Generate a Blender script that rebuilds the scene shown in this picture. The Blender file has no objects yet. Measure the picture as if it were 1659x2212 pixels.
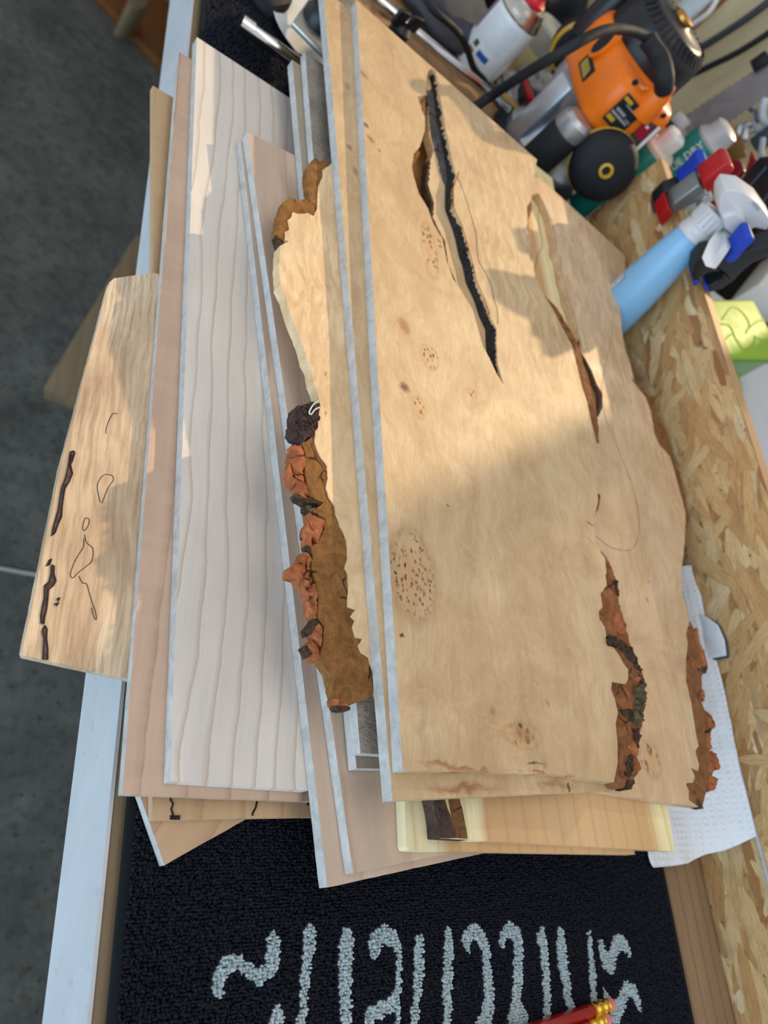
import bpy, bmesh, math, random
import numpy as np
from mathutils import Vector, Matrix, noise
from mathutils.geometry import delaunay_2d_cdt, tessellate_polygon
random.seed(7)
C = bpy.context.scene.collection

# ------------------------------------------------------------------ camera, light, exposure
F, CX, CY, EYE = 1660.0, 829.5, 1106.0, 0.30          # focal length in pixels of a 1659x2212 frame, eye height above the mat


def _basis(nadir, along):
    d = lambda p: Vector((p[0] - CX, -(p[1] - CY), -F))
    z = -d(nadir).normalized()
    y = d(along); y = (y - z * y.dot(z)).normalized()
    return Matrix((y.cross(z), y, z))


ROT = _basis((-700, 2050), (640, -2150))
cam = bpy.data.objects.new('camera', bpy.data.cameras.new('camera'))
cam.matrix_world = Matrix.Translation((0, 0, EYE)) @ ROT.to_4x4()
cam.data.sensor_fit = 'VERTICAL'; cam.data.sensor_height = 24.0; cam.data.lens = 24.0 * F / 2212.0
cam.data.clip_start = 0.01
cam.data.dof.use_dof = True; cam.data.dof.focus_distance = 0.33; cam.data.dof.aperture_fstop = 7.0
C.objects.link(cam); bpy.context.scene.camera = cam

world = bpy.data.worlds.new('world'); bpy.context.scene.world = world; world.use_nodes = True
bg = world.node_tree.nodes['Background']
bg.inputs[0].default_value = (0.88, 0.89, 0.93, 1); bg.inputs[1].default_value = 0.74

SUN_DIR = Vector((-1.65, -1.1, -1.0)).normalized()
sun = bpy.data.objects.new('sun', bpy.data.lights.new('sun', 'SUN'))
sun.data.energy = 3.0; sun.data.color = (1.0, 0.76, 0.46); sun.data.angle = math.radians(1.0)
sun.rotation_euler = SUN_DIR.to_track_quat('-Z', 'Y').to_euler(); C.objects.link(sun)


def area(name, loc, target, size, energy, color):
    o = bpy.data.objects.new(name, bpy.data.lights.new(name, 'AREA'))
    o.data.shape = 'RECTANGLE'; o.data.size, o.data.size_y = size
    o.data.energy = energy; o.data.color = color; o.location = loc
    o.rotation_euler = (Vector(target) - Vector(loc)).to_track_quat('-Z', 'Y').to_euler()
    C.objects.link(o); return o


area('open_door_daylight', (-1.5, -1.2, 0.30), (0.2, 0.15, -0.05), (2.2, 1.6), 46, (0.46, 0.74, 1.0))
area('overhead_fill', (0.35, 0.1, 1.7), (0.3, 0.25, 0), (0.5, 1.4), 4, (1.0, 0.88, 0.72))  # unseen warm fill light over the bench

vs = bpy.context.scene.view_settings
vs.view_transform = 'Standard'; vs.look = 'None'; vs.exposure = 0.0; vs.gamma = 1.0; vs.use_curve_mapping = False


def P(px, py, z=0.0):
    """point of the horizontal plane at height z seen along a line of sight of the survey photograph"""
    d = ROT @ Vector((px - CX, -(py - CY), -F)); t = (z - EYE) / d.z
    return Vector((d.x * t, d.y * t, z))


def PX(px, py, x):
    """the same for the upright plane at depth x (the strand-board back panel)"""
    d = ROT @ Vector((px - CX, -(py - CY), -F)); t = x / d.x
    return Vector((x, d.y * t, EYE + d.z * t))


# ------------------------------------------------------------------ object helpers
ORG = {}


def empty(name, loc, label=None, cat=None, group=None):
    o = bpy.data.objects.new(name, None); o.location = loc; o.empty_display_size = 0.02
    C.objects.link(o); ORG[o.name] = Vector(loc); tag(o, label, cat, group); return o


def tag(o, label=None, cat=None, group=None, kind=None):
    for k, v in (('label', label), ('category', cat), ('group', group), ('kind', kind)):
        if v: o[k] = v
    return o


class MB:
    """collects vertices and faces in world coordinates; build() links them as ONE object"""
    def __init__(s): s.v, s.f = [], []

    def add(s, v, f):
        n = len(s.v); s.v += [tuple(x) for x in v]; s.f += [tuple(i + n for i in q) for q in f]; return s

    def box(s, c, size, rz=0.0, m=None):
        a, b, h = size[0] / 2, size[1] / 2, size[2] / 2
        M = Matrix.Translation(c) @ Matrix.Rotation(rz, 4, 'Z') if m is None else m @ Matrix.Translation(c)
        v = [M @ Vector((x * a, y * b, z * h)) for x in (-1, 1) for y in (-1, 1) for z in (-1, 1)]
        return s.add(v, [(0, 1, 3, 2), (4, 6, 7, 5), (0, 4, 5, 1), (2, 3, 7, 6), (0, 2, 6, 4), (1, 5, 7, 3)])

    def tube(s, pts, r, n=10, cap=True):
        pts = [Vector(p) for p in pts]; rs = r if isinstance(r, (list, tuple)) else [r] * len(pts)
        t0 = (pts[1] - pts[0]).normalized()
        u = t0.orthogonal().normalized(); rings = []
        for i, p in enumerate(pts):
            t = (pts[min(i + 1, len(pts) - 1)] - pts[max(i - 1, 0)]).normalized()
            u = (u - t * u.dot(t)).normalized(); w = t.cross(u)
            rings.append([p + (u * math.cos(2 * math.pi * k / n) + w * math.sin(2 * math.pi * k / n)) * rs[i] for k in range(n)])
        v = [p for r_ in rings for p in r_]; f = []
        for i in range(len(pts) - 1):
            for k in range(n):
                a, b = i * n + k, i * n + (k + 1) % n; f.append((a, b, b + n, a + n))
        if cap: f += [tuple(range(n))[::-1], tuple(len(v) - n + k for k in range(n))]
        return s.add(v, f)

    def lathe(s, prof, M=Matrix(), n=32):
        """profile of (radius, height) turned about local Z, placed by M"""
        v = []; f = []
        for r, z in prof:
            for k in range(n):
                a = 2 * math.pi * k / n; v.append(M @ Vector((r * math.cos(a), r * math.sin(a), z)))
        for i in range(len(prof) - 1):
            for k in range(n):
                a, b = i * n + k, i * n + (k + 1) % n; f.append((a, b, b + n, a + n))
        f += [tuple(range(n))[::-1], tuple(len(v) - n + k for k in range(n))]
        return s.add(v, f)

    def loft(s, rings, cap=True):
        n = len(rings[0]); v = [p for r in rings for p in r]; f = []
        for i in range(len(rings) - 1):
            for k in range(n):
                a, b = i * n + k, i * n + (k + 1) % n; f.append((a, b, b + n, a + n))
        if cap: f += [tuple(range(n))[::-1], tuple(len(v) - n + k for k in range(n))]
        return s.add(v, f)

    def prism(s, poly, ext):
        """polygon of 3D points pushed along ext"""
        ext = Vector(ext); poly = [Vector(p) for p in poly]; n = len(poly)
        v = poly + [p + ext for p in poly]
        tri = tessellate_polygon([poly]); f = [tuple(t) for t in tri] + [tuple(i + n for i in t)[::-1] for t in tri]
        f += [(k, (k + 1) % n, (k + 1) % n + n, k + n) for k in range(n)]
        return s.add(v, f)

    def build(s, name, mat, parent=None, bevel=0.0, seg=2, angle=35, flat=False, loc=None):
        me = bpy.data.meshes.new(name)
        if parent is not None: o0 = ORG[parent.name]
        else: o0 = Vector(loc) if loc is not None else Vector(np.mean(np.array(s.v), axis=0))
        me.from_pydata([tuple(Vector(p) - o0) for p in s.v], [], s.f)
        bm = bmesh.new(); bm.from_mesh(me)
        bmesh.ops.remove_doubles(bm, verts=bm.verts, dist=1e-6)
        bmesh.ops.recalc_face_normals(bm, faces=bm.faces)
        if bevel:
            ed = [e for e in bm.edges if len(e.link_faces) == 2 and e.calc_face_angle(0) > math.radians(angle)]
            bmesh.ops.bevel(bm, geom=ed, offset=bevel, segments=seg, profile=0.5, affect='EDGES', clamp_overlap=True)
        bm.to_mesh(me); bm.free()
        if not flat:
            me.shade_smooth(); me.set_sharp_from_angle(angle=math.radians(angle))
        if mat is not None: me.materials.append(mat)
        o = bpy.data.objects.new(name, me); C.objects.link(o)
        if parent is not None: o.parent = parent
        else: o.location = o0
        ORG[o.name] = o0
        return o


def MZ(p, zdir=(0, 0, 1), xdir=(1, 0, 0)):
    z = Vector(zdir).normalized(); x = Vector(xdir); x = (x - z * x.dot(z)).normalized(); y = z.cross(x)
    return Matrix.Translation(p) @ Matrix((x, y, z)).transposed().to_4x4()


def smooth_path(pts, k=6):
    """Catmull-Rom through the points"""
    p = [Vector(q) for q in pts]; p = [2 * p[0] - p[1]] + p + [2 * p[-1] - p[-2]]; out = []
    for i in range(1, len(p) - 2):
        for j in range(k):
            t = j / k; a, b, c, d = p[i - 1:i + 3]
            out.append(0.5 * ((2 * b) + (c - a) * t + (2 * a - 5 * b + 4 * c - d) * t * t + (3 * b - a - 3 * c + d) * t ** 3))
    return out + [p[-2]]


def rough_line(poly, amp, step=0.0022, closed=True, seed=0):
    """2D outline refined and made ragged"""
    out = []; n = len(poly)
    for i in range(n if closed else n - 1):
        a, b = Vector(poly[i][:2]), Vector(poly[(i + 1) % n][:2]); L = (b - a).length
        k = max(1, int(L / step)); nn = Vector((-(b - a).y, (b - a).x)) / max(L, 1e-9)
        for j in range(k):
            q = a + (b - a) * (j / k)
            w = noise.noise((q.x * 420, q.y * 420, seed * 3.7)) + 0.6 * noise.noise((q.x * 1100, q.y * 1100, seed + 9.1))
            out.append(q + nn * amp * w)
    if not closed: out.append(Vector(poly[-1][:2]))
    return out


def sheet(mb, outline, ztop, zbot, holes=(), grid=0.0, disp=None):
    """flat sawn piece: outline (and holes) in world x,y; grid + disp give a rough upper face"""
    loops = [[Vector(p[:2]) for p in outline]] + [[Vector(p[:2]) for p in h] for h in holes]
    pts = []; edges = []
    for L in loops:
        n0 = len(pts); pts += L; edges += [(n0 + i, n0 + (i + 1) % len(L)) for i in range(len(L))]
    nb = len(pts)
    if grid:
        xs = [p.x for p in loops[0]]; ys = [p.y for p in loops[0]]
        gx = np.arange(min(xs), max(xs), grid); gy = np.arange(min(ys), max(ys), grid)
        B = np.array([(p.x, p.y) for p in loops[0]]); B2 = np.roll(B, -1, axis=0)
        for x in gx:
            for y in gy:
                q = (x + random.uniform(-.3, .3) * grid, y + random.uniform(-.3, .3) * grid)
                c = ((B[:, 1] > q[1]) != (B2[:, 1] > q[1]))
                xi = (B2[:, 0] - B[:, 0]) * (q[1] - B[:, 1]) / (B2[:, 1] - B[:, 1] + 1e-12) + B[:, 0]
                if (np.sum(c & (q[0] < xi)) % 2) and np.min((B[:, 0] - q[0]) ** 2 + (B[:, 1] - q[1]) ** 2) > (grid * .45) ** 2:
                    pts.append(Vector(q))
    r = delaunay_2d_cdt(pts, edges, [], 0, 1e-7)
    V, T = r[0], r[2]
    va = np.array([(p.x, p.y) for p in V]); ce = va[np.array(T)].mean(axis=1)

    def inside(L):
        B = np.array([(p.x, p.y) for p in L]); B2 = np.roll(B, -1, axis=0); k = np.zeros(len(ce), bool)
        for (ax, ay), (bx, by) in zip(B, B2):
            if ay != by: k ^= ((ay > ce[:, 1]) != (by > ce[:, 1])) & (ce[:, 0] < (bx - ax) * (ce[:, 1] - ay) / (by - ay) + ax)
        return k
    keep = inside(loops[0])
    for L in loops[1:]: keep &= ~inside(L)
    T = [t for t, k in zip(T, keep) if k]
    top = [(p.x, p.y, ztop + (disp(p.x, p.y) if disp else 0.0)) for p in V]; n = len(top)
    bot = [(p.x, p.y, zbot) for p in V]
    cnt = {}
    for t in T:
        for a, b in zip(t, list(t[1:]) + [t[0]]): cnt.setdefault((min(a, b), max(a, b)), []).append((a, b))
    f = [tuple(t) for t in T] + [tuple(i + n for i in t)[::-1] for t in T]
    f += [(e[0][1], e[0][0], e[0][0] + n, e[0][1] + n) for e in cnt.values() if len(e) == 1]
    return mb.add(top + bot, f)


# ------------------------------------------------------------------ materials
class NT:
    def __init__(s, name):
        s.m = bpy.data.materials.new(name); s.m.use_nodes = True; s.t = s.m.node_tree
        s.b = s.t.nodes['Principled BSDF']

    def n(s, kind, ins=None, **kw):
        o = s.t.nodes.new('ShaderNode' + kind)
        for k, v in kw.items(): setattr(o, k, v)
        for k, v in (ins or {}).items(): s.set(o.inputs[k], v)
        return o

    def set(s, sock, v):
        if isinstance(v, bpy.types.NodeSocket): s.t.links.new(v, sock)
        elif isinstance(v, bpy.types.Node): s.t.links.new(v.outputs[0], sock)
        else:
            if isinstance(v, (tuple, list)) and len(v) == 3 and sock.type == 'RGBA': v = (*v, 1)
            sock.default_value = v

    def coord(s, origin=(0, 0, 0)):
        return s.n('VectorMath', {0: s.n('TexCoord').outputs['Object'], 1: tuple(origin)}, operation='ADD').outputs[0]

    def mapped(s, v, rz=0.0, scale=(1, 1, 1), loc=(0, 0, 0), vt='POINT'):
        return s.n('Mapping', {'Vector': v, 'Location': loc, 'Rotation': (0, 0, rz), 'Scale': scale}, vector_type=vt).outputs[0]

    def noise(s, v, scale, detail=3, rough=.5, dist=0.0, col=False):
        o = s.n('TexNoise', {'Vector': v, 'Scale': scale, 'Detail': detail, 'Roughness': rough, 'Distortion': dist})
        return o.outputs['Color' if col else 'Fac']

    def rng(s, v, a, b, c=0.0, d=1.0, smooth=False):
        return s.n('MapRange', {'Value': v, 'From Min': a, 'From Max': b, 'To Min': c, 'To Max': d},
                   interpolation_type='SMOOTHSTEP' if smooth else 'LINEAR').outputs[0]

    def math(s, op, a, b=0.0, clamp=False):
        return s.n('Math', {0: a, 1: b}, operation=op, use_clamp=clamp).outputs[0]

    def mix(s, fac, a, b, mode='MIX'):
        o = s.n('Mix', data_type='RGBA', blend_type=mode)
        s.set(o.inputs[0], fac); s.set(o.inputs[6], a); s.set(o.inputs[7], b); return o.outputs[2]

    def ramp(s, v, stops):
        o = s.n('ValToRGB', {0: v}); e = o.color_ramp.elements
        while len(e) < len(stops): e.new(0.5)
        for k, (p, c) in enumerate(stops): e[k].position = p; e[k].color = (*c, 1)
        return o.outputs[0]

    def warp(s, v, scale, amt, detail=2):
        c = s.n('VectorMath', {0: s.noise(v, scale, detail, col=True), 1: (.5, .5, .5)}, operation='SUBTRACT').outputs[0]
        c = s.n('VectorMath', {0: c, 'Scale': amt}, operation='SCALE').outputs[0]
        return s.n('VectorMath', {0: v, 1: c}, operation='ADD').outputs[0]

    def blob(s, v, x, y, rx, ry, ang=0.0, inner=0.55):
        """soft ellipse mask, 1 inside"""
        q = s.mapped(v, ang, (rx, ry, 1.0), (x, y, 0), 'TEXTURE')
        q = s.n('VectorMath', {0: q, 1: (1, 1, 0)}, operation='MULTIPLY').outputs[0]
        L = s.n('VectorMath', {0: q}, operation='LENGTH').outputs['Value']
        return s.rng(L, inner, 1.0, 1.0, 0.0, True)

    def out(s, col, rough=.6, bump=None, bstr=.3, bdist=.001, metal=0.0, spec=.35, **kw):
        s.set(s.b.inputs['Base Color'], col); s.set(s.b.inputs['Roughness'], rough)
        s.b.inputs['Metallic'].default_value = metal; s.b.inputs['Specular IOR Level'].default_value = spec
        for k, v in kw.items(): s.b.inputs[k.replace('_', ' ')].default_value = v
        if bump is not None:
            s.set(s.b.inputs['Normal'], s.n('Bump', {'Height': bump, 'Strength': bstr, 'Distance': bdist}))
        return s.m


def lin(r, g, b):
    f = lambda c: (c / 255 / 12.92) if c / 255 <= .04045 else ((c / 255 + .055) / 1.055) ** 2.4
    return (f(r), f(g), f(b))


def plain(name, col, rough=.5, metal=0.0, var=0.12, scale=60, spec=.4, bump=0.0, **kw):
    t = NT(name); v = t.coord(); k = t.noise(v, scale, 4, .6)
    dark = tuple(c * (1 - var) for c in col); light = tuple(min(1, c * (1 + var)) for c in col)
    return t.out(t.ramp(k, [(.3, dark), (.7, light)]), t.rng(k, .3, .7, rough * .9, min(1, rough * 1.1)),
                 t.noise(v, scale * 8, 3) if bump else None, bump, .0006, metal, spec, **kw)


def burl(name, org, seed=0.0, tint=(1, 1, 1), curl_at=(0.36, 0.48), eyes=(), marks=(), stains=()):
    """burled maple: cloudy tan, fine swirling fibre, curly shimmer, bird's-eye clusters, small dark marks"""
    t = NT(name); p = t.coord(org); p = t.n('VectorMath', {0: p, 1: (seed, seed * .7, 0)}, operation='ADD').outputs[0] if seed else p
    raw = t.coord(org)
    w = t.warp(p, 14, .045, 3); w2 = t.warp(w, 70, .006, 3)
    cloud = t.noise(w, 17, 6, .62, 1.2)
    fib = t.noise(t.mapped(w2, -.35, (1, .16, .4)), 420, 5, .65)
    fib2 = t.noise(t.mapped(w2, -.15, (1, .10, .4)), 130, 4, .6)
    swirl = t.noise(w2, 85, 6, .7, 2.2)
    curl = t.noise(t.mapped(t.warp(p, 30, .02), 0.62, (1, .16, .4)), 230, 4, .6, .6)
    cm = t.blob(raw, curl_at[0], curl_at[1], .17, .22, 0, .3)
    c = t.ramp(cloud, [(.28, lin(190, 158, 118)), (.45, lin(206, 174, 132)), (.6, lin(216, 188, 148)), (.78, lin(196, 164, 124))])
    c = t.mix(t.rng(fib, .38, .7, 0, .42), c, lin(172, 138, 98))
    c = t.mix(t.rng(fib2, .52, .75, 0, .38), c, lin(162, 130, 96))
    c = t.mix(t.rng(swirl, .52, .72, 0, .5), c, lin(222, 190, 146))
    c = t.mix(t.math('MULTIPLY', t.rng(curl, .46, .62, 0, .5), cm), c, lin(232, 208, 166))
    c = t.mix(t.math('MULTIPLY', t.rng(curl, .50, .34, 0, .30), cm), c, lin(184, 150, 110))
    edge = t.warp(raw, 220, .004, 2)
    height = t.math('ADD', fib, t.math('MULTIPLY', swirl, .5))
    for (x, y, rx, ry, a, n) in eyes:                       # clusters of tiny open eyes
        m = t.blob(edge, x, y, rx * 1.1, ry * 1.1, a, .25)
        vo = t.n('TexVoronoi', {'Vector': t.warp(t.mapped(raw, .5, (1, .7, .5)), 300, .003), 'Scale': n, 'Randomness': 1.0}, feature='F1')
        sp = t.rng(vo.outputs['Distance'], .18, .50, 1, 0, True)
        sel = t.math('GREATER_THAN', t.n('SeparateColor', {0: vo.outputs['Color']}).outputs[0], .12)
        c = t.mix(t.math('MULTIPLY', t.math('POWER', m, 2.0), .5), c, lin(204, 158, 104))
        k = t.math('MULTIPLY', t.math('MULTIPLY', sp, sel), t.rng(m, .2, .6, 0, .9))
        c = t.mix(k, c, t.ramp(t.n('SeparateColor', {0: vo.outputs['Color']}).outputs[1], [(.2, lin(70, 42, 22)), (.8, lin(150, 104, 60))])); height = t.math('SUBTRACT', height, t.math('MULTIPLY', k, 2.0))
        ring = t.math('MULTIPLY', t.rng(m, 0.02, .25, 0, 1), t.rng(m, .28, .6, 1, 0))
        c = t.mix(t.math('MULTIPLY', ring, .35), c, lin(172, 122, 72))
    for (x, y, rx, ry, a, col, st) in marks:                # small knots, checks and dents
        m = t.blob(t.warp(raw, 500, .003, 2), x, y, rx, ry, a, .2)
        c = t.mix(t.math('MULTIPLY', m, st), c, lin(*col)); height = t.math('SUBTRACT', height, t.math('MULTIPLY', m, st * .8))
    for (x, y, rx, ry, a, col, st) in stains:
        m = t.blob(t.warp(t.mapped(raw, 0, (1, 1, 1)), 110, .012, 4), x, y, rx, ry, a, .1)
        m = t.math('MULTIPLY', m, t.rng(t.noise(t.mapped(raw, 0, (.35, 1.5, 1)), 160, 4, .6), .30, .52, 0, 1))
        c = t.mix(t.math('MULTIPLY', m, st), c, lin(*col))
    big = t.noise(t.warp(p, 8, .08, 3), 9, 3, .5, 1.5)
    c = t.mix(t.rng(big, .5, .72, 0, .45), c, lin(176, 144, 108)); c = t.mix(1.0, c, tint, 'MULTIPLY')
    g = t.noise(t.mapped(raw, 0, (1, 1, 6)), 240, 4, .6)    # saw grey on cut faces comes from relief only
    return t.out(c, t.rng(cloud, .3, .7, .62, .5), t.math('ADD', height, t.math('MULTIPLY', g, .3)), .35, .0006, spec=.3)


def plank(name, org, base, line, ang=0.0, spacing=.013, wob=.006, fibre=1.0, seed=0.0, mottled=0.0, ripple=0.0, light=None):
    """straight-grained board with a few wandering growth lines"""
    t = NT(name); raw = t.coord(org); p = t.mapped(raw, ang, (1, 1, 1), (seed, seed * 3.1, 0))
    low = t.noise(t.mapped(p, 0, (1, .35, 1)), 14, 3, .55, col=True)
    sh = t.n('VectorMath', {0: t.n('VectorMath', {0: low, 1: (.5, .5, .5)}, operation='SUBTRACT').outputs[0], 'Scale': wob * 6}, operation='SCALE').outputs[0]
    q = t.n('VectorMath', {0: p, 1: sh}, operation='ADD').outputs[0]
    q = t.warp(q, 60, .0022, 2)
    x = t.n('SeparateXYZ', {0: q}).outputs[0]
    fr = t.math('FRACT', t.math('DIVIDE', x, spacing))
    ln = t.math('MAXIMUM', t.rng(fr, .0, .06, 1, 0), t.rng(fr, .80, 1.0, 0, .55))
    st = t.noise(t.mapped(q, 0, (1, .02, .2)), 900, 4, .7)
    st2 = t.noise(t.mapped(q, 0, (1, .05, .2)), 160, 4, .6)
    cl = t.noise(t.mapped(p, 0, (1, .3, 1)), 30, 4, .6)
    hi = light or tuple(min(1, b * 1.18) for b in base)
    c = t.ramp(cl, [(.3, tuple(b * .86 for b in base)), (.55, base), (.75, hi)])
    c = t.mix(t.rng(st, .4, .7, 0, .30 * fibre), c, tuple(b * .72 for b in base))
    c = t.mix(t.rng(st2, .5, .75, 0, .28 * fibre), c, tuple(b * .78 for b in base))
    c = t.mix(t.math('MULTIPLY', ln, .80), c, line)
    if ripple:
        rp = t.noise(t.mapped(t.warp(p, 25, .01), 0, (.12, 1, 1)), 120, 2, .5)
        c = t.mix(t.rng(rp, .42, .62, 0, ripple), c, hi)
    if mottled:
        mo = t.noise(t.warp(p, 40, .01), 45, 5, .65, 1.0)
        c = t.mix(t.rng(mo, .5, .7, 0, mottled), c, tuple(b * .70 for b in base))
    return t.out(c, .58, t.math('ADD', st, st2), .22, .0004, spec=.3)


def bark_mat(name, a, b, crack, scale=160, bstr=.8):
    t = NT(name); v = t.coord(); w = t.warp(v, 90, .006, 3)
    k = t.noise(w, scale, 6, .65, .8); k2 = t.noise(t.mapped(w, .2, (1, .5, 1)), scale * 3, 5, .7)
    c = t.ramp(k, [(.3, a), (.68, b)])
    c = t.mix(t.rng(k2, .45, .75, 0, .4), c, tuple(x * .6 for x in a))
    vo = t.n('TexVoronoi', {'Vector': w, 'Scale': scale * .42}, feature='DISTANCE_TO_EDGE').outputs['Distance']
    cr = t.math('MULTIPLY', t.rng(vo, .0, .035, 1, 0), t.rng(t.noise(v, 60, 3), .52, .62, 0, 1))
    c = t.mix(cr, c, crack)
    return t.out(c, .85, t.math('SUBTRACT', t.math('ADD', k, k2), t.math('MULTIPLY', cr, 1.5)), bstr, .0012, spec=.2)


# ------------------------------------------------------------------ the setting
def concrete():
    t = NT('concrete'); p = t.coord()
    a = t.noise(p, 9, 5, .6); b = t.noise(p, 55, 5, .7); s = t.noise(p, 130, 2, .5)
    c = t.ramp(a, [(.3, (.078, .080, .070)), (.7, (.165, .168, .148))])
    c = t.mix(t.rng(b, .45, .7, 0, .6), c, (.036, .037, .034))
    c = t.mix(t.rng(t.noise(p, 24, 3), .60, .72, 0, .5), c, (.17, .17, .155))
    c = t.mix(t.rng(s, .66, .70, 0, .8), c, (.02, .02, .022))
    c = t.mix(t.rng(t.noise(p, 47, 1), .72, .75, 0, .6), c, (.12, .075, .045))
    return t.out(c, .75, b, .4, .003)


fl = MB().box((0.5, 0.6, -0.83), (6, 6, .06)).build('floor', concrete(), flat=True); tag(fl, kind='structure')
mk = MB().box((P(35, 1235, -.8).x, P(35, 1235, -.8).y, -.7985), (.14, .004, .003), .02).build('pale_string', plain('string', (.5, .5, .47)))
tag(mk, 'short pale string lying on the grey concrete floor at left', 'string')

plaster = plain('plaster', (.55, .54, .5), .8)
WX = 1.35
wall = MB()
# unseen window openings, with a slatted sun screen added between
for a, b, z0, z1 in ((-1.6, 2.6, -.8, .40), (-1.6, 2.6, 1.35, 1.9), (-1.6, -.45, .40, 1.35), (1.95, 2.6, .40, 1.35)):
    wall.box((WX + .08, (a + b) / 2, (z0 + z1) / 2), (.16, b - a, z1 - z0))
tag(wall.build('wall_right', plaster, flat=True), kind='structure')
for i, (a, b) in enumerate(((-.45, .68), (.95, 1.95))):
    w = empty('window_%d' % (i + 1), (WX + .10, (a + b) / 2, .40)); tag(w, kind='structure')
    f = MB()
    for y, z, sy, sz in (((a + b) / 2, .415, b - a, .03), ((a + b) / 2, 1.335, b - a, .03), (a + .015, .875, .03, .95), (b - .015, .875, .03, .95)):
        f.box((WX + .10, y, z), (.04, sy, sz))
    f.build('frame', plaster, w, flat=True)

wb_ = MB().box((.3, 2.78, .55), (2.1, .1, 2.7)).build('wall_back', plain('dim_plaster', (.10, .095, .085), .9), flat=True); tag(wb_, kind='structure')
sh_ = empty('window_3', (WX + .10, .815, .40)); tag(sh_, kind='structure')  # unseen slatted screen, added to dim the sun on the lower slabs
for y in (.686, .944): MB().box((WX + .10, y, .875), (.012, .012, .95)).build('frame', plaster, sh_, flat=True)
for k in range(48): MB().box((WX + .10, .815, .413 + .0195 * k), (.003, .25, .0145)).build('slat', plaster, sh_, flat=True)

# workbench
pine = lambda nm, base, line, **k: plank(nm, (0, 0, 0), base, line, **k)
rail_wood = pine('rail_wood', lin(150, 122, 94), lin(100, 76, 56), spacing=.0105, wob=.0012, fibre=1.3)
front_wood = pine('front_rail_wood', lin(128, 106, 78), lin(84, 64, 44), spacing=.009, wob=.001, fibre=1.4)
white = NT('white_paint'); _p = white.coord()
_n = white.noise(white.mapped(_p, 0, (1, .3, .5)), 60, 4, .6)
white_paint = white.out(white.mix(white.rng(white.noise(_p, 170, 2), .64, .70, 0, .35), white.ramp(_n, [(.3, (.54, .55, .56)), (.7, (.64, .65, .66))]), (.42, .43, .43)), .45, spec=.3)
BY0, BY1 = -.32, 2.6
bench = empty('workbench', (.3185, .46, -.8), 'wooden workbench with white front strip carrying the board pile', 'workbench')
fr = MB().box((.1415, (BY0 + BY1) / 2, -.0285), (.051, BY1 - BY0, .045)).build('front_rail', front_wood, bench, bevel=.001)
MB().box((.1152, (BY0 + BY1) / 2, -.0287), (.0016, BY1 - BY0, .0455)).build('front_strip', white_paint, fr)['label'] = 'white painted strip along the front'
br = MB().box((.4935, (BY0 + BY1) / 2, -.0285), (.055, BY1 - BY0, .045)).build('back_rail', rail_wood, bench, bevel=.006, seg=4)
MB().box((.3165, (BY0 + BY1) / 2, -.018), (.299, BY1 - BY0, .022)).build('bench_top', plank('bench_ply', (0, 0, 0), lin(160, 126, 88), lin(120, 88, 58), spacing=.03), bench)
for x in (.145, .49):
    for y in (BY0 + .08, BY1 - .08): MB().box((x, y, -.426), (.045, .045, .748)).build('leg', front_wood, bench)

# ------------------------------------------------------------------ strand-board back panel
PXX = .5212


def osb(name, obj_random=False):
    t = NT(name); p = t.coord()
    sw = t.n('SeparateXYZ', {0: p}); p2 = t.n('CombineXYZ', {0: sw.outputs[1], 1: sw.outputs[2], 2: sw.outputs[0]}).outputs[0]
    cols = [lin(190, 144, 90), lin(228, 194, 138), lin(206, 162, 106), lin(158, 104, 58), lin(238, 214, 168), lin(198, 150, 94)]
    if obj_random:
        r = t.n('ObjectInfo').outputs['Random']
        c = t.ramp(r, [(0, cols[0]), (.2, lin(222, 186, 130)), (.4, cols[2]), (.55, lin(166, 112, 62)), (.62, lin(232, 206, 158)), (.8, cols[5]), (1, lin(224, 192, 140))])
        fib = t.noise(t.mapped(t.warp(p2, 60, .003), 0, (.06, 1, 1)), 900, 4, .65)
        c = t.mix(t.rng(fib, .40, .68, 0, .5), c, lin(150, 104, 58)); c = t.mix(t.rng(t.noise(p2, 45, 5, .65), .5, .72, 0, .5), c, lin(142, 92, 46))
        return t.out(c, .55, fib, .3, .0004)
    c = None
    for i in range(7):
        ang = (-.5, .35, 1.1, -.15, .7, -.9, .1)[i]
        q = t.mapped(t.warp(p2, 40, .006, 2), ang, (.26, 1, 1), (i * .37, i * .61, 0))
        vo = t.n('TexVoronoi', {'Vector': q, 'Scale': 75 + 12 * i, 'Randomness': 1.0}, feature='F1', voronoi_dimensions='2D')
        cc = t.n('SeparateColor', {0: vo.outputs['Color']})
        fib = t.noise(t.mapped(q, 0, (.12, 1, 1)), 900, 3, .65)
        k = t.ramp(cc.outputs[1], [(0, cols[i % 6]), (.35, cols[(i + 1) % 6]), (.7, cols[(i + 3) % 6]), (1, cols[(i + 4) % 6])])
        k = t.mix(t.rng(fib, .4, .7, 0, .55), k, lin(136, 92, 50))
        c = k if c is None else t.mix(t.rng(cc.outputs[0], .56, .58), c, k)
    bl = t.noise(p2, 28, 5, .65)
    c = t.mix(t.rng(bl, .55, .75, 0, .5), c, lin(120, 78, 42))
    c = t.mix(t.rng(t.noise(p2, 180, 2), .68, .73, 0, .8), c, lin(70, 44, 26))
    return t.out(c, .6, bl, .4, .001)


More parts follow.
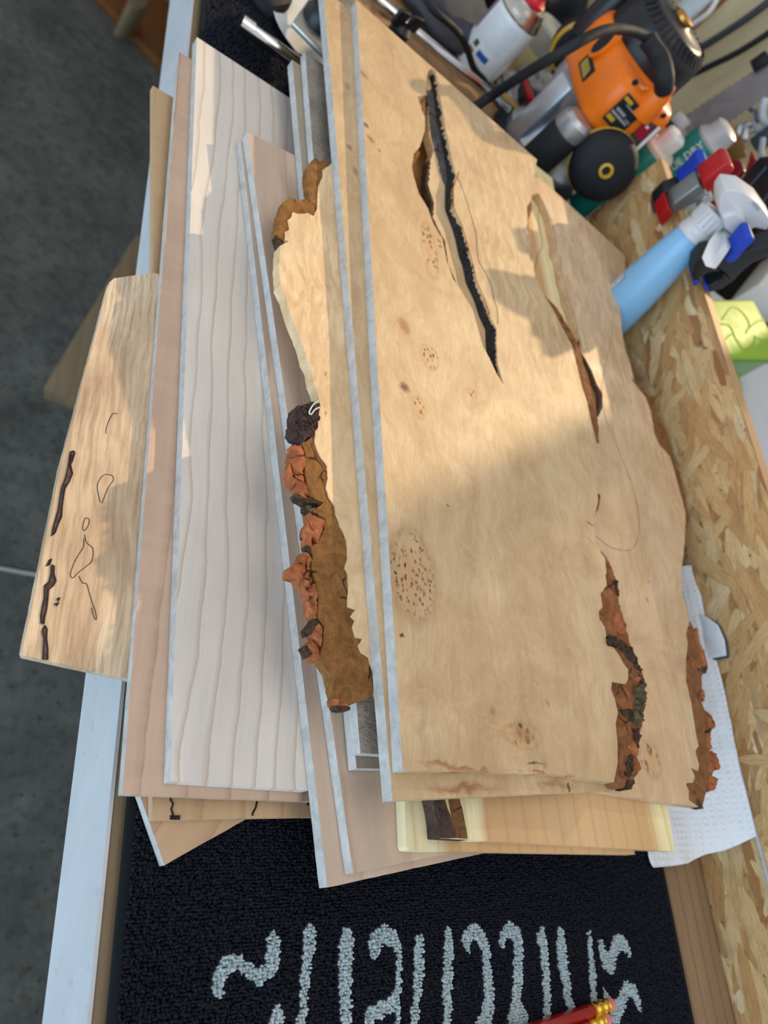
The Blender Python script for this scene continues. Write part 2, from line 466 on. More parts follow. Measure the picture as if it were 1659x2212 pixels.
panel = empty('strand_board_panel', (PXX + .006, .13, -.05), 'upright strand board panel along the back of the bench', 'panel')
pm = MB().box((PXX + .006, .134, .028), (.012, .92, .156)).build('board', osb('strand_board'), panel)
edge_mat = plank('board_edge', (0, 0, 0), lin(200, 158, 108), lin(150, 104, 62), spacing=.006, wob=.002)
MB().box((PXX + .006, .134, .1062), (.012, .92, .0008)).build('top_edge', edge_mat, panel)['label'] = 'paler sawn top edge'
strand_mat = osb('strand_piece', True)
protos = []
for k in range(9):
    L, W = random.uniform(.030, .062), random.uniform(.006, .013)
    n = 7; up = []; dn = []
    for i in range(n):
        x = -L / 2 + L * i / (n - 1); tp = 1 - .75 * abs(2 * i / (n - 1) - 1) ** 5
        up.append((x + random.uniform(-.0015, .0015), W / 2 * tp * random.uniform(.8, 1.1))); dn.append((x + random.uniform(-.002, .002), -W / 2 * tp * random.uniform(.8, 1.1)))
    poly = [Vector((-.0005, a, b)) for a, b in up + dn[::-1]]
    me = bpy.data.meshes.new('strand'); m = len(poly)
    v = poly + [p + Vector((.0005, 0, 0)) for p in poly]
    me.from_pydata([tuple(q) for q in v], [], [tuple(range(m))] + [(i, (i + 1) % m, (i + 1) % m + m, i + m) for i in range(m)])
    me.materials.append(strand_mat); protos.append(me)
for k in range(285):
    o = bpy.data.objects.new('strand', random.choice(protos)); C.objects.link(o); o.parent = panel
    y, z = random.uniform(-.16, .575), random.uniform(.004, .094)
    o.location = Vector((PXX - .00002 - .0003 * random.random(), y, z)) - ORG[panel.name]
    o.rotation_euler = (random.choice((random.gauss(.15, .25), random.gauss(.35, .3), random.gauss(-.25, .3), random.gauss(.9, .4))), 0, 0)
    lim = min(z - .0, .1055 - z) * .95                      # keep the strand within the face
    ext = max(abs(q.co.y) for q in o.data.vertices) * abs(math.sin(o.rotation_euler.x)) + .006
    if ext > lim: o.rotation_euler.x *= max(.05, (lim - .006) / max(ext, 1e-6)) * .8
steel = plain('zinc', (.55, .57, .6), .3, 1.0)
for i, (px, py) in enumerate(((1497, 1160), (1494, 1144))):
    q = PX(px, py, PXX - .001)
    MB().lathe([(.0018, 0), (.0016, .0008), (.0008, .0010)], MZ(q, (-1, 0, 0)), 14).build('screw', steel, panel)

# ------------------------------------------------------------------ the mat
rubber = plain('black_rubber', (.006, .009, .010), .7)
mat = empty('door_mat', (.293, .28, -.006), 'dark navy loop pile doormat with pale grey lettering under the boards', 'mat')
MB().box((.293, .24, -.0045), (.344, .80, .003)).build('rubber_backing', rubber, mat)
MX0, MX1, MY0, MY1 = .1235, .4625, -.155, .636
bd = MB()
for x, sx in ((.1217, .0036), (.4645, .0036)): bd.box((x, .24, -.0022), (sx, .80, .0026))
bd.build('border', plain('mat_border', (.005, .009, .010), .85, spec=.2), mat, bevel=.0008)


def yarn(name, a, b):
    t = NT(name); p = t.coord(); k = t.noise(p, 700, 3, .7)
    c = t.ramp(k, [(.3, a), (.72, b)])
    return t.out(c, .85, t.noise(p, 2500, 2), .5, .0004, spec=.25)


navy = yarn('navy_yarn', (.0022, .0028, .0062), (.011, .013, .025)); pale = yarn('pale_yarn', (.28, .36, .39), (.54, .64, .66))
A1 = lambda *q: [(430 + x / 3.318, 1970 + y / 3.318, w / 3.318) for x, y, w in q]
A2 = lambda *q: [(900 + x / 3.318, 1970 + y / 3.318, w / 3.318) for x, y, w in q]
STROKES = [
    A1((145, 570, 70), (148, 480, 90), (200, 385, 92), (265, 350, 80), (330, 390, 70), (400, 450, 70), (450, 470, 80), (520, 400, 92), (545, 300, 88), (540, 210, 80), (535, 160, 40)),
    A1((805, 150, 78), (795, 280, 80), (780, 420, 64), (765, 560, 56), (750, 700, 56), (735, 803, 56), (720, 950, 60)),
    A1((1070, 160, 70), (1068, 260, 92), (1058, 480, 84), (1055, 650, 82), (1070, 803, 66), (1080, 950, 66)),
    A1((1262, 290, 60), (1275, 215, 90), (1335, 160, 90), (1400, 190, 70), (1435, 260, 42), (1440, 380, 32), (1442, 520, 42), (1430, 610, 44), (1380, 670, 70), (1300, 705, 70), (1230, 740, 66), (1222, 830, 60)),
    A1((1430, 640, 36), (1432, 803, 36), (1435, 930, 36)),
    A1((1585, 195, 50), (1587, 350, 62), (1582, 480, 62), (1565, 650, 46), (1550, 803, 56), (1548, 930, 56)),
    A1((578, 690, 50), (572, 760, 84), (560, 850, 110), (540, 950, 100)),
    A2((238, 145, 44), (236, 250, 66), (232, 400, 60), (228, 560, 64), (228, 700, 50), (225, 830, 50)),
    A2((375, 255, 50), (368, 190, 60), (395, 145, 60), (440, 145, 60), (480, 200, 62), (502, 280, 56), (518, 420, 58), (524, 550, 62), (522, 680, 64), (500, 780, 90), (480, 880, 130)),
    A2((618, 225, 36), (628, 165, 50), (675, 122, 56), (722, 160, 60), (735, 260, 60), (735, 430, 62), (728, 580, 60), (722, 680, 66), (738, 770, 120), (745, 870, 210)),
    A2((905, 125, 30), (905, 200, 66), (922, 300, 46), (934, 450, 44), (942, 600, 46), (946, 740, 50), (950, 850, 56)),
    A2((1038, 160, 44), (1045, 250, 64), (1062, 400, 62), (1082, 540, 50), (1102, 660, 44), (1120, 760, 44)),
    A2((1245, 155, 20), (1254, 280, 36), (1266, 400, 40), (1274, 520, 40), (1280, 620, 42), (1288, 720, 36)),
    A2((1325, 215, 26), (1340, 300, 46), (1372, 360, 60), (1400, 385, 56), (1410, 310, 46), (1440, 225, 56), (1480, 215, 52), (1512, 260, 40), (1536, 310, 18)),
    A2((1350, 560, 14), (1362, 610, 34), (1385, 660, 50), (1430, 715, 76), (1470, 680, 60), (1490, 610, 50), (1520, 545, 50), (1560, 570, 46), (1592, 640, 36), (1612, 692, 22)),
]
SW = []
for s in STROKES:
    L = []
    for x, y, w in s:
        a = P(x, y); L.append((a.x, a.y, (P(x + w / 2, y) - P(x - w / 2, y)).length / 2 * 1.12))
    SW.append(np.array(L))


def stroke_id(X, Y):
    """which pale stroke each tuft belongs to, -1 for none"""
    out = np.full(len(X), -1)
    for i, L in enumerate(SW):
        m = np.zeros(len(X), bool)
        for (ax, ay, ar), (bx, by, br_) in zip(L[:-1], L[1:]):
            dx, dy = bx - ax, by - ay; u = np.clip(((X - ax) * dx + (Y - ay) * dy) / (dx * dx + dy * dy), 0, 1)
            m |= np.hypot(X - ax - u * dx, Y - ay - u * dy) < ar + u * (br_ - ar)
        out[m & (out < 0)] = i
    return out


rng = np.random.default_rng(3)


def tufts(name, X, Y, r, m, kind=None, label=None):
    n = 6; k = len(X); a = np.arange(n) * 2 * np.pi / n
    prof = [(1.0, -.0030), (1.06, -.0012), (.62, -.0002)]
    rr = r * rng.uniform(.7, 1.25, k); hz = rng.uniform(-.0007, .0004, k); ph = rng.uniform(0, 6.3, k); st = rng.uniform(.65, 1.45, k)
    V = []
    for (q, z) in prof:
        ca = np.cos(a[None] + ph[:, None]) * st[:, None]; sa = np.sin(a[None] + ph[:, None]) / st[:, None]
        V.append(np.stack([X[:, None] + ca * rr[:, None] * q, Y[:, None] + sa * rr[:, None] * q, np.broadcast_to((z + hz)[:, None], ca.shape)], -1))
    V.append(np.stack([X, Y, hz + .0001], -1)[:, None, :])
    V = np.concatenate(V, 1); per = V.shape[1]
    f = []
    for i in range(2):
        for j in range(n): f.append((i * n + j, i * n + (j + 1) % n, (i + 1) * n + (j + 1) % n)); f.append((i * n + j, (i + 1) * n + (j + 1) % n, (i + 1) * n + j))
    for j in range(n): f.append((2 * n + j, 2 * n + (j + 1) % n, 3 * n))
    Fc = (np.array(f)[None] + (np.arange(k) * per)[:, None, None]).reshape(-1, 3)
    Vv = V.reshape(-1, 3) - np.array(ORG[mat.name])
    me = bpy.data.meshes.new(name); me.vertices.add(len(Vv)); me.vertices.foreach_set('co', Vv.ravel().astype(np.float32))
    me.loops.add(Fc.size); me.loops.foreach_set('vertex_index', Fc.ravel().astype(np.int32))
    me.polygons.add(len(Fc)); me.polygons.foreach_set('loop_start', (np.arange(len(Fc)) * 3).astype(np.int32))
    me.update(calc_edges=True); me.validate(); me.shade_smooth(); me.materials.append(m)
    o = bpy.data.objects.new(name, me); C.objects.link(o); o.parent = mat; ORG[o.name] = ORG[mat.name]
    if kind: o['kind'] = kind
    if label: o['label'] = label
    return o


def grid_pts(x0, x1, y0, y1, s):
    gx, gy = np.meshgrid(np.arange(x0, x1, s), np.arange(y0, y1, s * .92))
    X = gx + rng.uniform(-.28, .28, gx.shape) * s + (np.arange(gx.shape[0]) % 2)[:, None] * s * .5; Y = gy + rng.uniform(-.25, .25, gx.shape) * s
    return X.ravel(), Y.ravel()


X, Y = grid_pts(MX0, MX1 - .001, -.152, .075, .00140)
sid = stroke_id(X, Y)
tufts('carpet_pile', X[sid < 0], Y[sid < 0], .00088, navy, 'stuff')
for i in range(len(SW)):
    if (sid == i).sum() > 3: tufts('letter', X[sid == i], Y[sid == i], .00095, pale, None, 'pale grey woven letter stroke')
X, Y = grid_pts(MX0, MX1 - .001, .075, MY1, .0028)
tufts('carpet_pile', X, Y, .0017, navy, 'stuff')

# ------------------------------------------------------------------ the pile of boards
def W2(*q): return [Vector(p) for p in q]


def seg(pxs, z, amp=.0, seed=0, step=.0022):
    pts = [P(x, y, z).to_2d() for x, y in pxs]
    return rough_line(pts, amp, step, False, seed) if amp else pts


def E(px, py, rx, ry, z, ang=0.0):
    """centre and radii in metres of an ellipse given on the face at height z"""
    c = P(px, py, z); return (c.x, c.y, abs(P(px + rx, py, z).x - c.x), abs(P(px, py + ry, z).y - c.y), ang)


def sawn_edge_mat():
    t = NT('sawn_edge'); p = t.coord()
    a = t.noise(t.warp(p, 90, .006), 110, 5, .7, .8); b = t.noise(t.mapped(p, 0, (1, .6, .6)), 420, 4, .7)
    g = t.noise(t.mapped(p, 0, (1, .08, 1)), 300, 3, .6)
    c = t.ramp(a, [(.3, (.40, .38, .35)), (.5, (.52, .50, .47)), (.7, (.60, .59, .56))])
    c = t.mix(t.rng(b, .52, .72, 0, .35), c, (.40, .36, .32)); c = t.mix(t.rng(g, .5, .7, 0, .2), c, (.42, .37, .32))
    return t.out(c, .75, b, .4, .0005, spec=.2)


SAWN = sawn_edge_mat()


def pale_sides(o, test=lambda c: True):
    """the sides straight off the saw are paler than the faces"""
    o.data.materials.append(SAWN); l = o.location
    for f in o.data.polygons:
        if abs(f.normal.z) < .5 and test(f.center + l): f.material_index = 1
    return o


def board(name, label, cat, outline, ztop, thick, matf, holes=(), group=None, sides=None):
    c = sum((Vector(p[:2]) for p in outline), Vector((0, 0))) / len(outline); org = (c.x, c.y, ztop - thick)
    mb = MB(); sheet(mb, outline, ztop, ztop - thick, holes)
    o = mb.build(name, matf(org), loc=org, angle=25)
    if sides: pale_sides(o, sides)
    return tag(o, label, cat, group)


def straight(*w, amp=.00012, seed=0):
    """sawn outline from world corners with faintly irregular edges"""
    return rough_line([Vector(p) for p in w], amp, .004, True, seed)


# lowest to topmost
ZB0, ZL3, ZA, ZL2, ZL1 = .0046, .0086, .0126, .0166, .0226
c0 = P(355, 1869, ZB0).to_2d(); u = (P(305, 1727, ZB0).to_2d() - c0).normalized(); v = Vector((-u.y, u.x)) * -1
if v.x < 0: v = -v
board('maple_offcut', 'small tan board at the bottom, turned corner-first toward the near left', 'board',
      straight(c0, c0 + v * .21, c0 + v * .21 + u * .041, c0 + u * .041), ZB0, .0044,
      lambda o: plank('tan_maple', o, lin(198, 164, 130), lin(170, 132, 98), ang=.5, spacing=.02, fibre=.8), sides=lambda c: True)
board('spalted_board', 'thin board whose near end shows wavy black spalting lines, under the pink board', 'board',
      straight(P(330, 185, ZL3), (.175, .4335), (.201, .0355), P(329, 1772, ZL3)), ZL3, .0038,
      lambda o: plank('spalted_end_wood', o, lin(206, 172, 132), lin(180, 130, 96), spacing=.018, fibre=1.2, mottled=.3, light=lin(228, 198, 156)))
spalt = bark_mat('spalt_black', (.012, .008, .010), (.05, .03, .03), (.005, .004, .004), 200, .4)
bs = bpy.data.objects['spalted_board']
for pts in (((370, 1720), (368, 1728), (374, 1736), (370, 1748), (374, 1760), (372, 1768)), ((559, 1722), (555, 1732), (552, 1745), (546, 1756), (545, 1762)), ((668, 1720), (664, 1740))):
    MB().tube([P(x, y, ZL3 + .0001) for x, y in pts], .00045, 6).build('spalting_line', spalt, bs)
MB().box(P(378, 1766, ZL3 + .0001), (.004, .0016, .0005)).build('spalting_line', spalt, bs)

AO = rough_line([P(246, 601, ZA).to_2d(), P(335, 589, ZA).to_2d(), Vector((.150, .292)), Vector((.150, .079)), P(270, 1465, ZA).to_2d(), P(52, 1416, ZA).to_2d(), P(48, 1408, ZA).to_2d(), P(130, 1010, ZA).to_2d(), P(236, 610, ZA).to_2d()], .00015, .003)


def spalted_beech(o):
    t = NT('spalted_beech'); p = t.coord(o); w = t.warp(p, 18, .009, 2)
    st = t.noise(t.mapped(w, -.08, (1, .05, 1)), 480, 5, .7); cl = t.noise(t.mapped(w, 0, (1, .4, 1)), 32, 5, .6, .8)
    c = t.ramp(cl, [(.3, lin(188, 158, 128)), (.5, lin(214, 188, 156)), (.68, lin(232, 212, 182)), (.85, lin(196, 174, 150))])
    c = t.mix(t.rng(st, .42, .68, 0, .75), c, lin(150, 122, 98))
    return t.out(c, .6, st, .25, .0004, spec=.3)


ab = board('spalted_board', 'short spalted board with dark streaks, sticking out furthest left over the floor', 'board', AO, ZA, .0038, spalted_beech)
rot = bark_mat('rotten_streak', (.07, .045, .035), (.20, .13, .11), (.01, .007, .008), 260, .7)
rimm = plain('dark_rim', (.02, .012, .014), .8)
F5 = lambda *q: [(x / 2.352, 560 + y / 2.353) for x, y in q]
STREAKS = [
    F5((372, 975), (380, 985), (368, 1025), (358, 1045), (368, 1090), (352, 1130), (330, 1165), (322, 1210), (315, 1260), (313, 1310), (296, 1345), (280, 1390), (262, 1408), (268, 1370), (282, 1320), (296, 1270), (304, 1210), (314, 1160), (335, 1105), (345, 1060), (352, 1010), (358, 980)),
    F5((262, 1555), (275, 1560), (274, 1600), (284, 1635), (270, 1660), (246, 1680), (242, 1730), (236, 1780), (226, 1820), (222, 1855), (208, 1850), (206, 1810), (214, 1770), (224, 1720), (226, 1660), (248, 1640), (258, 1600)),
    F5((228, 1862), (238, 1880), (236, 1930), (242, 1980), (242, 2035), (216, 2035), (220, 1980), (224, 1930), (214, 1890)),
    F5((250, 1530), (262, 1524), (252, 1552), (236, 1560)),
    F5((290, 1725), (304, 1722), (296, 1738)), F5((278, 1752), (300, 1746), (288, 1762))]
for s_ in STREAKS:
    pts = [P(x, y, ZA).to_2d() for x, y in s_]
    mb = MB(); sheet(mb, rough_line(pts, .0003, .0015), ZA + .0002, ZA - .001, grid=.0015, disp=lambda x, y: -.0001 + .0002 * noise.noise((x * 900, y * 900, 0)))
    st_ = mb.build('dark_streak', rot, ab)
    MB().tube([Vector((*q, ZA + .0002)) for q in pts + [pts[0]]], .00028, 5).build('streak_rim', rimm, st_)
for pts in (F5((595, 785), (575, 785), (555, 815), (540, 860), (538, 885)), F5((510, 1235), (495, 1170), (500, 1130), (530, 1095), (570, 1100), (575, 1125), (550, 1160), (530, 1210), (518, 1240)),
            F5((432, 1315), (452, 1320), (450, 1350), (430, 1380), (420, 1360), (432, 1315)), F5((430, 1400), (440, 1440), (472, 1470), (468, 1530), (440, 1560), (400, 1590), (370, 1620), (358, 1600), (378, 1540), (400, 1500), (425, 1460), (426, 1420)),
            F5((400, 1610), (420, 1645), (440, 1650), (455, 1700), (470, 1750), (485, 1790), (490, 1830), (478, 1820), (466, 1770))):
    MB().tube([P(x, y, ZA + .00008) for x, y in smooth_path([Vector((*q, 0)) for q in pts], 3) and [(q.x, q.y) for q in smooth_path([Vector((*q, 0)) for q in pts], 3)]], .00014, 5).build('zone_line', rimm, ab)

board('maple_board', 'pinkish board with faint ripple, second from left between spalted and pale boards', 'board',
      straight(P(387, 112, ZL2), (.178, .465), (.192, .0405), P(264, 1716, ZL2)), ZL2, .0038,
      lambda o: plank('pink_maple', o, lin(206, 174, 150), lin(160, 126, 106), spacing=.017, wob=.0022, fibre=.8, ripple=.25), sides=lambda c: c.x < .115)
board('maple_board', 'wide pale board with wavy grain lines, at left of the pile', 'board',
      straight(P(425, 80, ZL1), P(640, 221, ZL1).to_2d(), (.186, .0438), P(368, 1688, ZL1)), ZL1, .0058,
      lambda o: plank('pale_maple', o, lin(226, 216, 205), lin(176, 150, 126), spacing=.0095, wob=.0046, fibre=.7, light=lin(240, 231, 220)), sides=lambda c: c.x < .13)
ZM2, ZM1 = .0284, .0342
wavy = lambda nm, s: (lambda o: plank(nm, o, lin(208, 182, 160), lin(180, 150, 126), ang=-.1, spacing=.03, fibre=1.0, mottled=.12, seed=s))
board('maple_board', 'lower of two narrow white-edged boards, its near corner reaching furthest over the mat', 'board',
      straight(P(520, 304, ZM2), (.215, .411), (.300, .022), P(707, 1917, ZM2)), ZM2, .0056, wavy('maple_lower', 0), sides=lambda c: c.x < .22)
board('maple_board', 'upper of two narrow white-edged boards in the middle, under the bark-edged slab', 'board',
      straight(P(534, 286, ZM1), (.215, .413), (.290, .024), P(763, 1887, ZM1)), ZM1, .0056, wavy('maple_upper', 1.3), sides=lambda c: c.x < .22)
ZY2, ZY1 = .0402, .0462


def yew(o, seed=0):
    t = NT('yew_wood'); p = t.coord(o); x = t.n('SeparateXYZ', {0: t.warp(p, 20, .006, 2)}).outputs[0]
    c = t.ramp(t.rng(x, .222 if seed else .232, .415), [(0, lin(236, 222, 178)), (.09 if seed else .15, lin(238, 226, 180)), (.13 if seed else .18, lin(206, 164, 116)), (.6, lin(222, 184, 134)), (.84, lin(210, 168, 116)), (.90, lin(240, 226, 176)), (1, lin(246, 232, 176))])
    q = t.n('SeparateXYZ', {0: t.warp(t.mapped(p, -.12, (1, .3, 1)), 30, .004, 2)}).outputs[0]
    ln = t.rng(t.math('FRACT', t.math('DIVIDE', q, .0125)), 0, .22, 1, 0)
    st = t.noise(t.mapped(p, -.1, (1, .03, 1)), 700, 4, .6)
    c = t.mix(t.math('MULTIPLY', ln, .35), c, lin(176, 124, 80)); c = t.mix(t.rng(st, .45, .75, 0, .25), c, lin(186, 142, 96))
    return t.out(c, .5, st, .15, .0003)


board('yew_board', 'cream and tan board with rounded pale corner, below the bark-striped one at the near end', 'board',
      rough_line([P(874, 1738, ZY2).to_2d(), P(878, 1828, ZY2).to_2d(), P(882, 1836, ZY2).to_2d(), P(892, 1838, ZY2).to_2d(), P(1372, 1846, ZY2).to_2d(), Vector((.385, .30)), Vector((.37, .545)), Vector((.236, .545)), Vector((.228, .2))], .0001, .004),
      ZY2, .0058, lambda o: yew(o, 1))
yb = board('yew_board', 'cream-edged board with a dark bark stripe, lying under the slabs at the near right', 'board',
           rough_line([P(949, 1811, ZY1).to_2d(), P(1458, 1839, ZY1).to_2d(), P(1441, 1734, ZY1).to_2d(), Vector((.418, .20)), Vector((.432, .40)), P(1197, 408, ZY1).to_2d(), P(1193, 385, ZY1).to_2d(), Vector((.30, .567)), Vector((.262, .3)), P(933, 1734, ZY1).to_2d()], .0001, .004),
           ZY1, .0058, lambda o: yew(o))
inb = bark_mat('ingrown_bark', lin(92, 62, 40), lin(146, 104, 64), (.02, .012, .01), 200, .8)
dkb = bark_mat('dark_ingrown_bark', lin(58, 46, 42), lin(100, 80, 72), (.01, .008, .008), 240, .9)
yb.data.materials.append(dkb)
for f in yb.data.polygons:                                  # bark runs down the near left side of this board
    c_ = f.center + yb.location
    if abs(f.normal.z) < .5 and c_.x < .25 and c_.y < .09: f.material_index = 1
F6 = lambda *q: [(840 + x / 2.514, 1700 + y / 2.515) for x, y in q]
for q, m_ in ((F6((226, 60), (270, 60), (300, 110), (322, 165), (335, 200), (350, 245), (355, 278), (262, 278), (252, 180), (240, 110)), dkb),
              (F6((270, 60), (300, 60), (315, 120), (350, 185), (356, 230), (372, 278), (355, 278), (350, 245), (322, 165), (300, 110)), inb),
              (F6((322, 60), (380, 60), (402, 150), (412, 200), (424, 282), (372, 278), (356, 230), (350, 185), (330, 120)), inb)):
    mb = MB(); sheet(mb, rough_line([P(x, y, ZY1).to_2d() for x, y in q], .0002, .002), ZY1 + (.0010 if m_ is dkb else .0004), ZY1 - (.0058 if m_ is dkb else .001), grid=.0018, disp=lambda x, y: .0004 * noise.noise((x * 500, y * 200, 3)))
    mb.build('ingrown_bark', m_, yb)
MB().tube(smooth_path([P(*q, ZY1 + .0001) for q in ((1165, 440), (1163, 475), (1170, 515), (1171, 535), (1163, 548), (1157, 575), (1154, 592))], 4), .00022, 6).build('grain_seam', plain('seam', lin(150, 110, 40)), yb)

ZK2, ZK1 = .0403, .0463
grey = lambda nm: (lambda o: plank(nm, o, lin(168, 152, 134), lin(140, 124, 108), spacing=.02, fibre=1.2, mottled=.3))
board('rough_board', 'lower of two rough grey boards standing out at the far end beside the chrome rod', 'board',
      straight(P(631, 129, ZK2), (.222, .486), (.232, .052), P(770, 1660, ZK2)), ZK2, .0056, grey('grey_lower'), sides=lambda c: c.x < .22)


def rough_saw(o):
    t = NT('rough_sawn'); p = t.coord(o); s = t.noise(t.mapped(p, 0, (.5, 1, 1)), 900, 3, .7); k = t.noise(p, 40, 4, .6)
    c = t.ramp(k, [(.3, lin(132, 124, 114)), (.7, lin(168, 158, 146))]); c = t.mix(t.rng(s, .5, .66, 0, .5), c, lin(78, 70, 64))
    return t.out(c, .8, s, .8, .0012)


board('rough_board', 'upper of two rough grey boards, its dark sawn face showing below the bark slab', 'board',
      straight(P(659, 111, ZK1), (.224, .4905), (.232, .0560), P(778.5, 1627, ZK1)), ZK1, .0056, rough_saw, sides=lambda c: c.x < .22)

# bark-edged slab on the left
ZS3 = .0525
in_bark = bark_mat('inner_bark', lin(112, 74, 36), lin(162, 114, 64), (.02, .012, .008), 150, .7)
salmon = bark_mat('bark_flake', lin(138, 78, 42), lin(196, 120, 80), lin(64, 34, 20), 150, .9)
crust = bark_mat('bark_crust', (.012, .010, .009), (.16, .095, .055), (.004, .003, .003), 300, 1.0)
S3L = [(710, 358), (697, 367), (697, 382), (688, 402), (685, 453), (677, 467), (665, 460), (649, 463), (632, 458), (629, 470), (621, 475), (626, 494), (616, 501), (616, 518), (624, 521), (605, 531), (602, 572), (605, 616), (617, 643), (629, 684), (646, 724), (656, 752), (663, 779), (673, 799), (677, 826), (687, 850), (692, 877), (687, 904), (680, 928), (680, 955), (690, 982), (706, 1006), (708, 1033), (704, 1054), (711, 1075), (723, 1092), (726, 1112), (735, 1136), (749, 1167), (751, 1205), (745, 1226), (752, 1240), (752, 1281), (751, 1312), (768, 1317), (757, 1332), (766, 1340), (761, 1353), (768, 1377), (783, 1380), (773, 1394), (781, 1411), (797, 1421), (802, 1440)]
maple_edge = lambda o: burl('cream_maple', o, 2.3, tint=(1.20, 1.20, 1.22), curl_at=(.17, .36), marks=[(*E(703, 808, 5, 9, ZS3), (120, 84, 60), .7), (*E(702, 893, 4, 8, ZS3), (120, 84, 60), .7)])
s3 = board('maple_slab', 'cream slab with ragged orange bark along its left edge, left of the top slabs', 'slab',
           seg(S3L, ZS3, .00035, 1, .0016) + [Vector((.205, .075)), Vector((.245, .075)), Vector((.238, .43)), P(716, 352, ZS3).to_2d()], ZS3, .0060, maple_edge)


def bark_piece(parent, name, m_, px, ztop, zbot, amp=.0004, dome=0.0, grid=.0017, rag=.0004, label=None, freq=380):
    pts = rough_line([P(x, y, ztop).to_2d() for x, y in px], rag, .0014, True, len(px))
    cx = sum(p.x for p in pts) / len(pts); cy = sum(p.y for p in pts) / len(pts); R = max(((p.x - cx) ** 2 + (p.y - cy) ** 2) for p in pts) ** .5
    B = np.array([(p.x, p.y) for p in pts])

    def disp(x, y):
        d = min(1.0, math.sqrt(np.min((B[:, 0] - x) ** 2 + (B[:, 1] - y) ** 2)) / .004)
        return amp * noise.hetero_terrain((x * freq, y * freq, len(px)), .8, 2.1, 3, .4) * .5 + dome * (d - 1) * (.7 + .5 * noise.noise((x * 300, y * 300, 1)))
    mb = MB(); sheet(mb, pts, ztop, zbot, grid=grid, disp=disp)
    o = mb.build(name, m_, parent, angle=50)
    if label: o['label'] = label
    return o


zt = ZS3 - .0003
bark_piece(s3, 'inner_bark', in_bark, [(672, 946), (678, 937), (680, 961), (690, 982), (706, 1006), (708, 1033), (704, 1054), (711, 1075), (723, 1092), (726, 1112), (735, 1136), (749, 1167), (751, 1205), (745, 1226), (752, 1240), (752, 1281), (751, 1312), (768, 1317), (757, 1332), (766, 1340), (761, 1353), (768, 1377), (783, 1380), (773, 1394), (781, 1411), (797, 1421), (808, 1450), (806, 1503), (759, 1522), (725, 1512), (711, 1452), (690, 1425), (699, 1394), (701, 1353), (687, 1336), (689, 1281), (684, 1257), (673, 1226), (677, 1205), (672, 1181), (689, 1171), (702, 1143), (701, 1119), (676, 1105), (699, 1085), (666, 1068), (660, 1020), (661, 978), (653, 958)], zt, ZS3 - .0055, .0002, .0006)
FL = lambda *q: [(560 + x / 2.912, 800 + y / 2.912) for x, y in q]
for q in (FL((215, 460), (270, 462), (298, 520), (292, 640), (240, 650), (205, 560)), FL((205, 575), (225, 640), (240, 700), (225, 725), (188, 660), (190, 600)), FL((240, 655), (290, 640), (312, 775), (275, 780), (235, 735)),
          FL((320, 895), (415, 935), (415, 1000), (375, 1085), (340, 1020)), FL((300, 985), (320, 950), (345, 1020), (330, 1110), (308, 1090)), FL((285, 1135), (330, 1150), (342, 1185), (320, 1240), (250, 1200)),
          FL((250, 1205), (325, 1230), (340, 1330), (300, 1385), (245, 1310), (190, 1295), (190, 1240)), FL((300, 1380), (360, 1335), (372, 1400), (368, 1480), (325, 1440)), FL((315, 1440), (368, 1480), (370, 1560), (330, 1540)),
          FL((330, 1645), (372, 1600), (412, 1620), (405, 1730), (370, 1700)), FL((305, 1720), (345, 1690), (385, 1740), (385, 1815), (365, 1825), (325, 1790)), FL((475, 2060), (560, 2095), (575, 2115), (540, 2120), (478, 2100)),
          FL((240, 765), (300, 775), (320, 790), (370, 800), (395, 835), (330, 800), (290, 800))):
    bark_piece(s3, 'bark_flake', salmon, q, ZS3 + .0004, ZS3 - .0052, .0022, .0026, .0011, .0007, label='salmon coloured flake')
for q in (FL((232, 772), (290, 800), (330, 800), (405, 835), (370, 835), (300, 832), (250, 805)), FL((300, 840), (330, 850), (325, 890), (300, 870)), FL((355, 890), (410, 920), (430, 925), (415, 935), (370, 915)),
          FL((305, 1405), (345, 1425), (325, 1440)), FL((305, 1630), (350, 1560), (372, 1590), (330, 1660), (315, 1665)), FL((288, 1735), (310, 1720), (335, 1780), (320, 1800)), FL((485, 2105), (575, 2115), (572, 2140), (500, 2135)), FL((305, 1095), (325, 1120), (340, 1165), (320, 1140))):
    bark_piece(s3, 'bark_crust', crust, q, ZS3 - .0002, ZS3 - .0055, .0012, .001, .0012, label='blackened crust')
bark_piece(s3, 'inner_bark', in_bark, [(688, 402), (697, 382), (697, 367), (710, 358), (704, 341), (692, 348), (686, 340), (676, 344), (665, 358), (663, 385), (668, 415), (674, 446), (685, 453)], zt, ZS3 - .0055, .0008, .001)
bark_piece(s3, 'inner_bark', in_bark, [(624, 521), (616, 518), (616, 501), (626, 494), (621, 475), (629, 470), (632, 458), (649, 463), (665, 460), (677, 467), (685, 453), (676, 440), (663, 428), (645, 432), (626, 425), (612, 436), (603, 462), (596, 500), (606, 514)], zt, ZS3 - .0055, .0006, .001)
bark_piece(s3, 'bark_crust', crust, [(594, 498), (606, 514), (622, 521), (605, 531), (600, 520)], ZS3 - .0012, ZS3 - .0058, .0008, .001, .0012)
clump = bark_piece(s3, 'bark_crust', bark_mat('dark_fungus', lin(58, 44, 40), lin(96, 76, 70), (.012, .009, .009), 300, 1.0), [(643, 876), (660, 872), (676, 866), (690, 870), (691, 900), (687, 920), (679, 940), (668, 944), (655, 956), (640, 942), (630, 930), (638, 912), (636, 895)], ZS3 + .001, ZS3 - .0058, .0030, .002, .0010, .0012, 'dark crumbly fungus clump', 900)
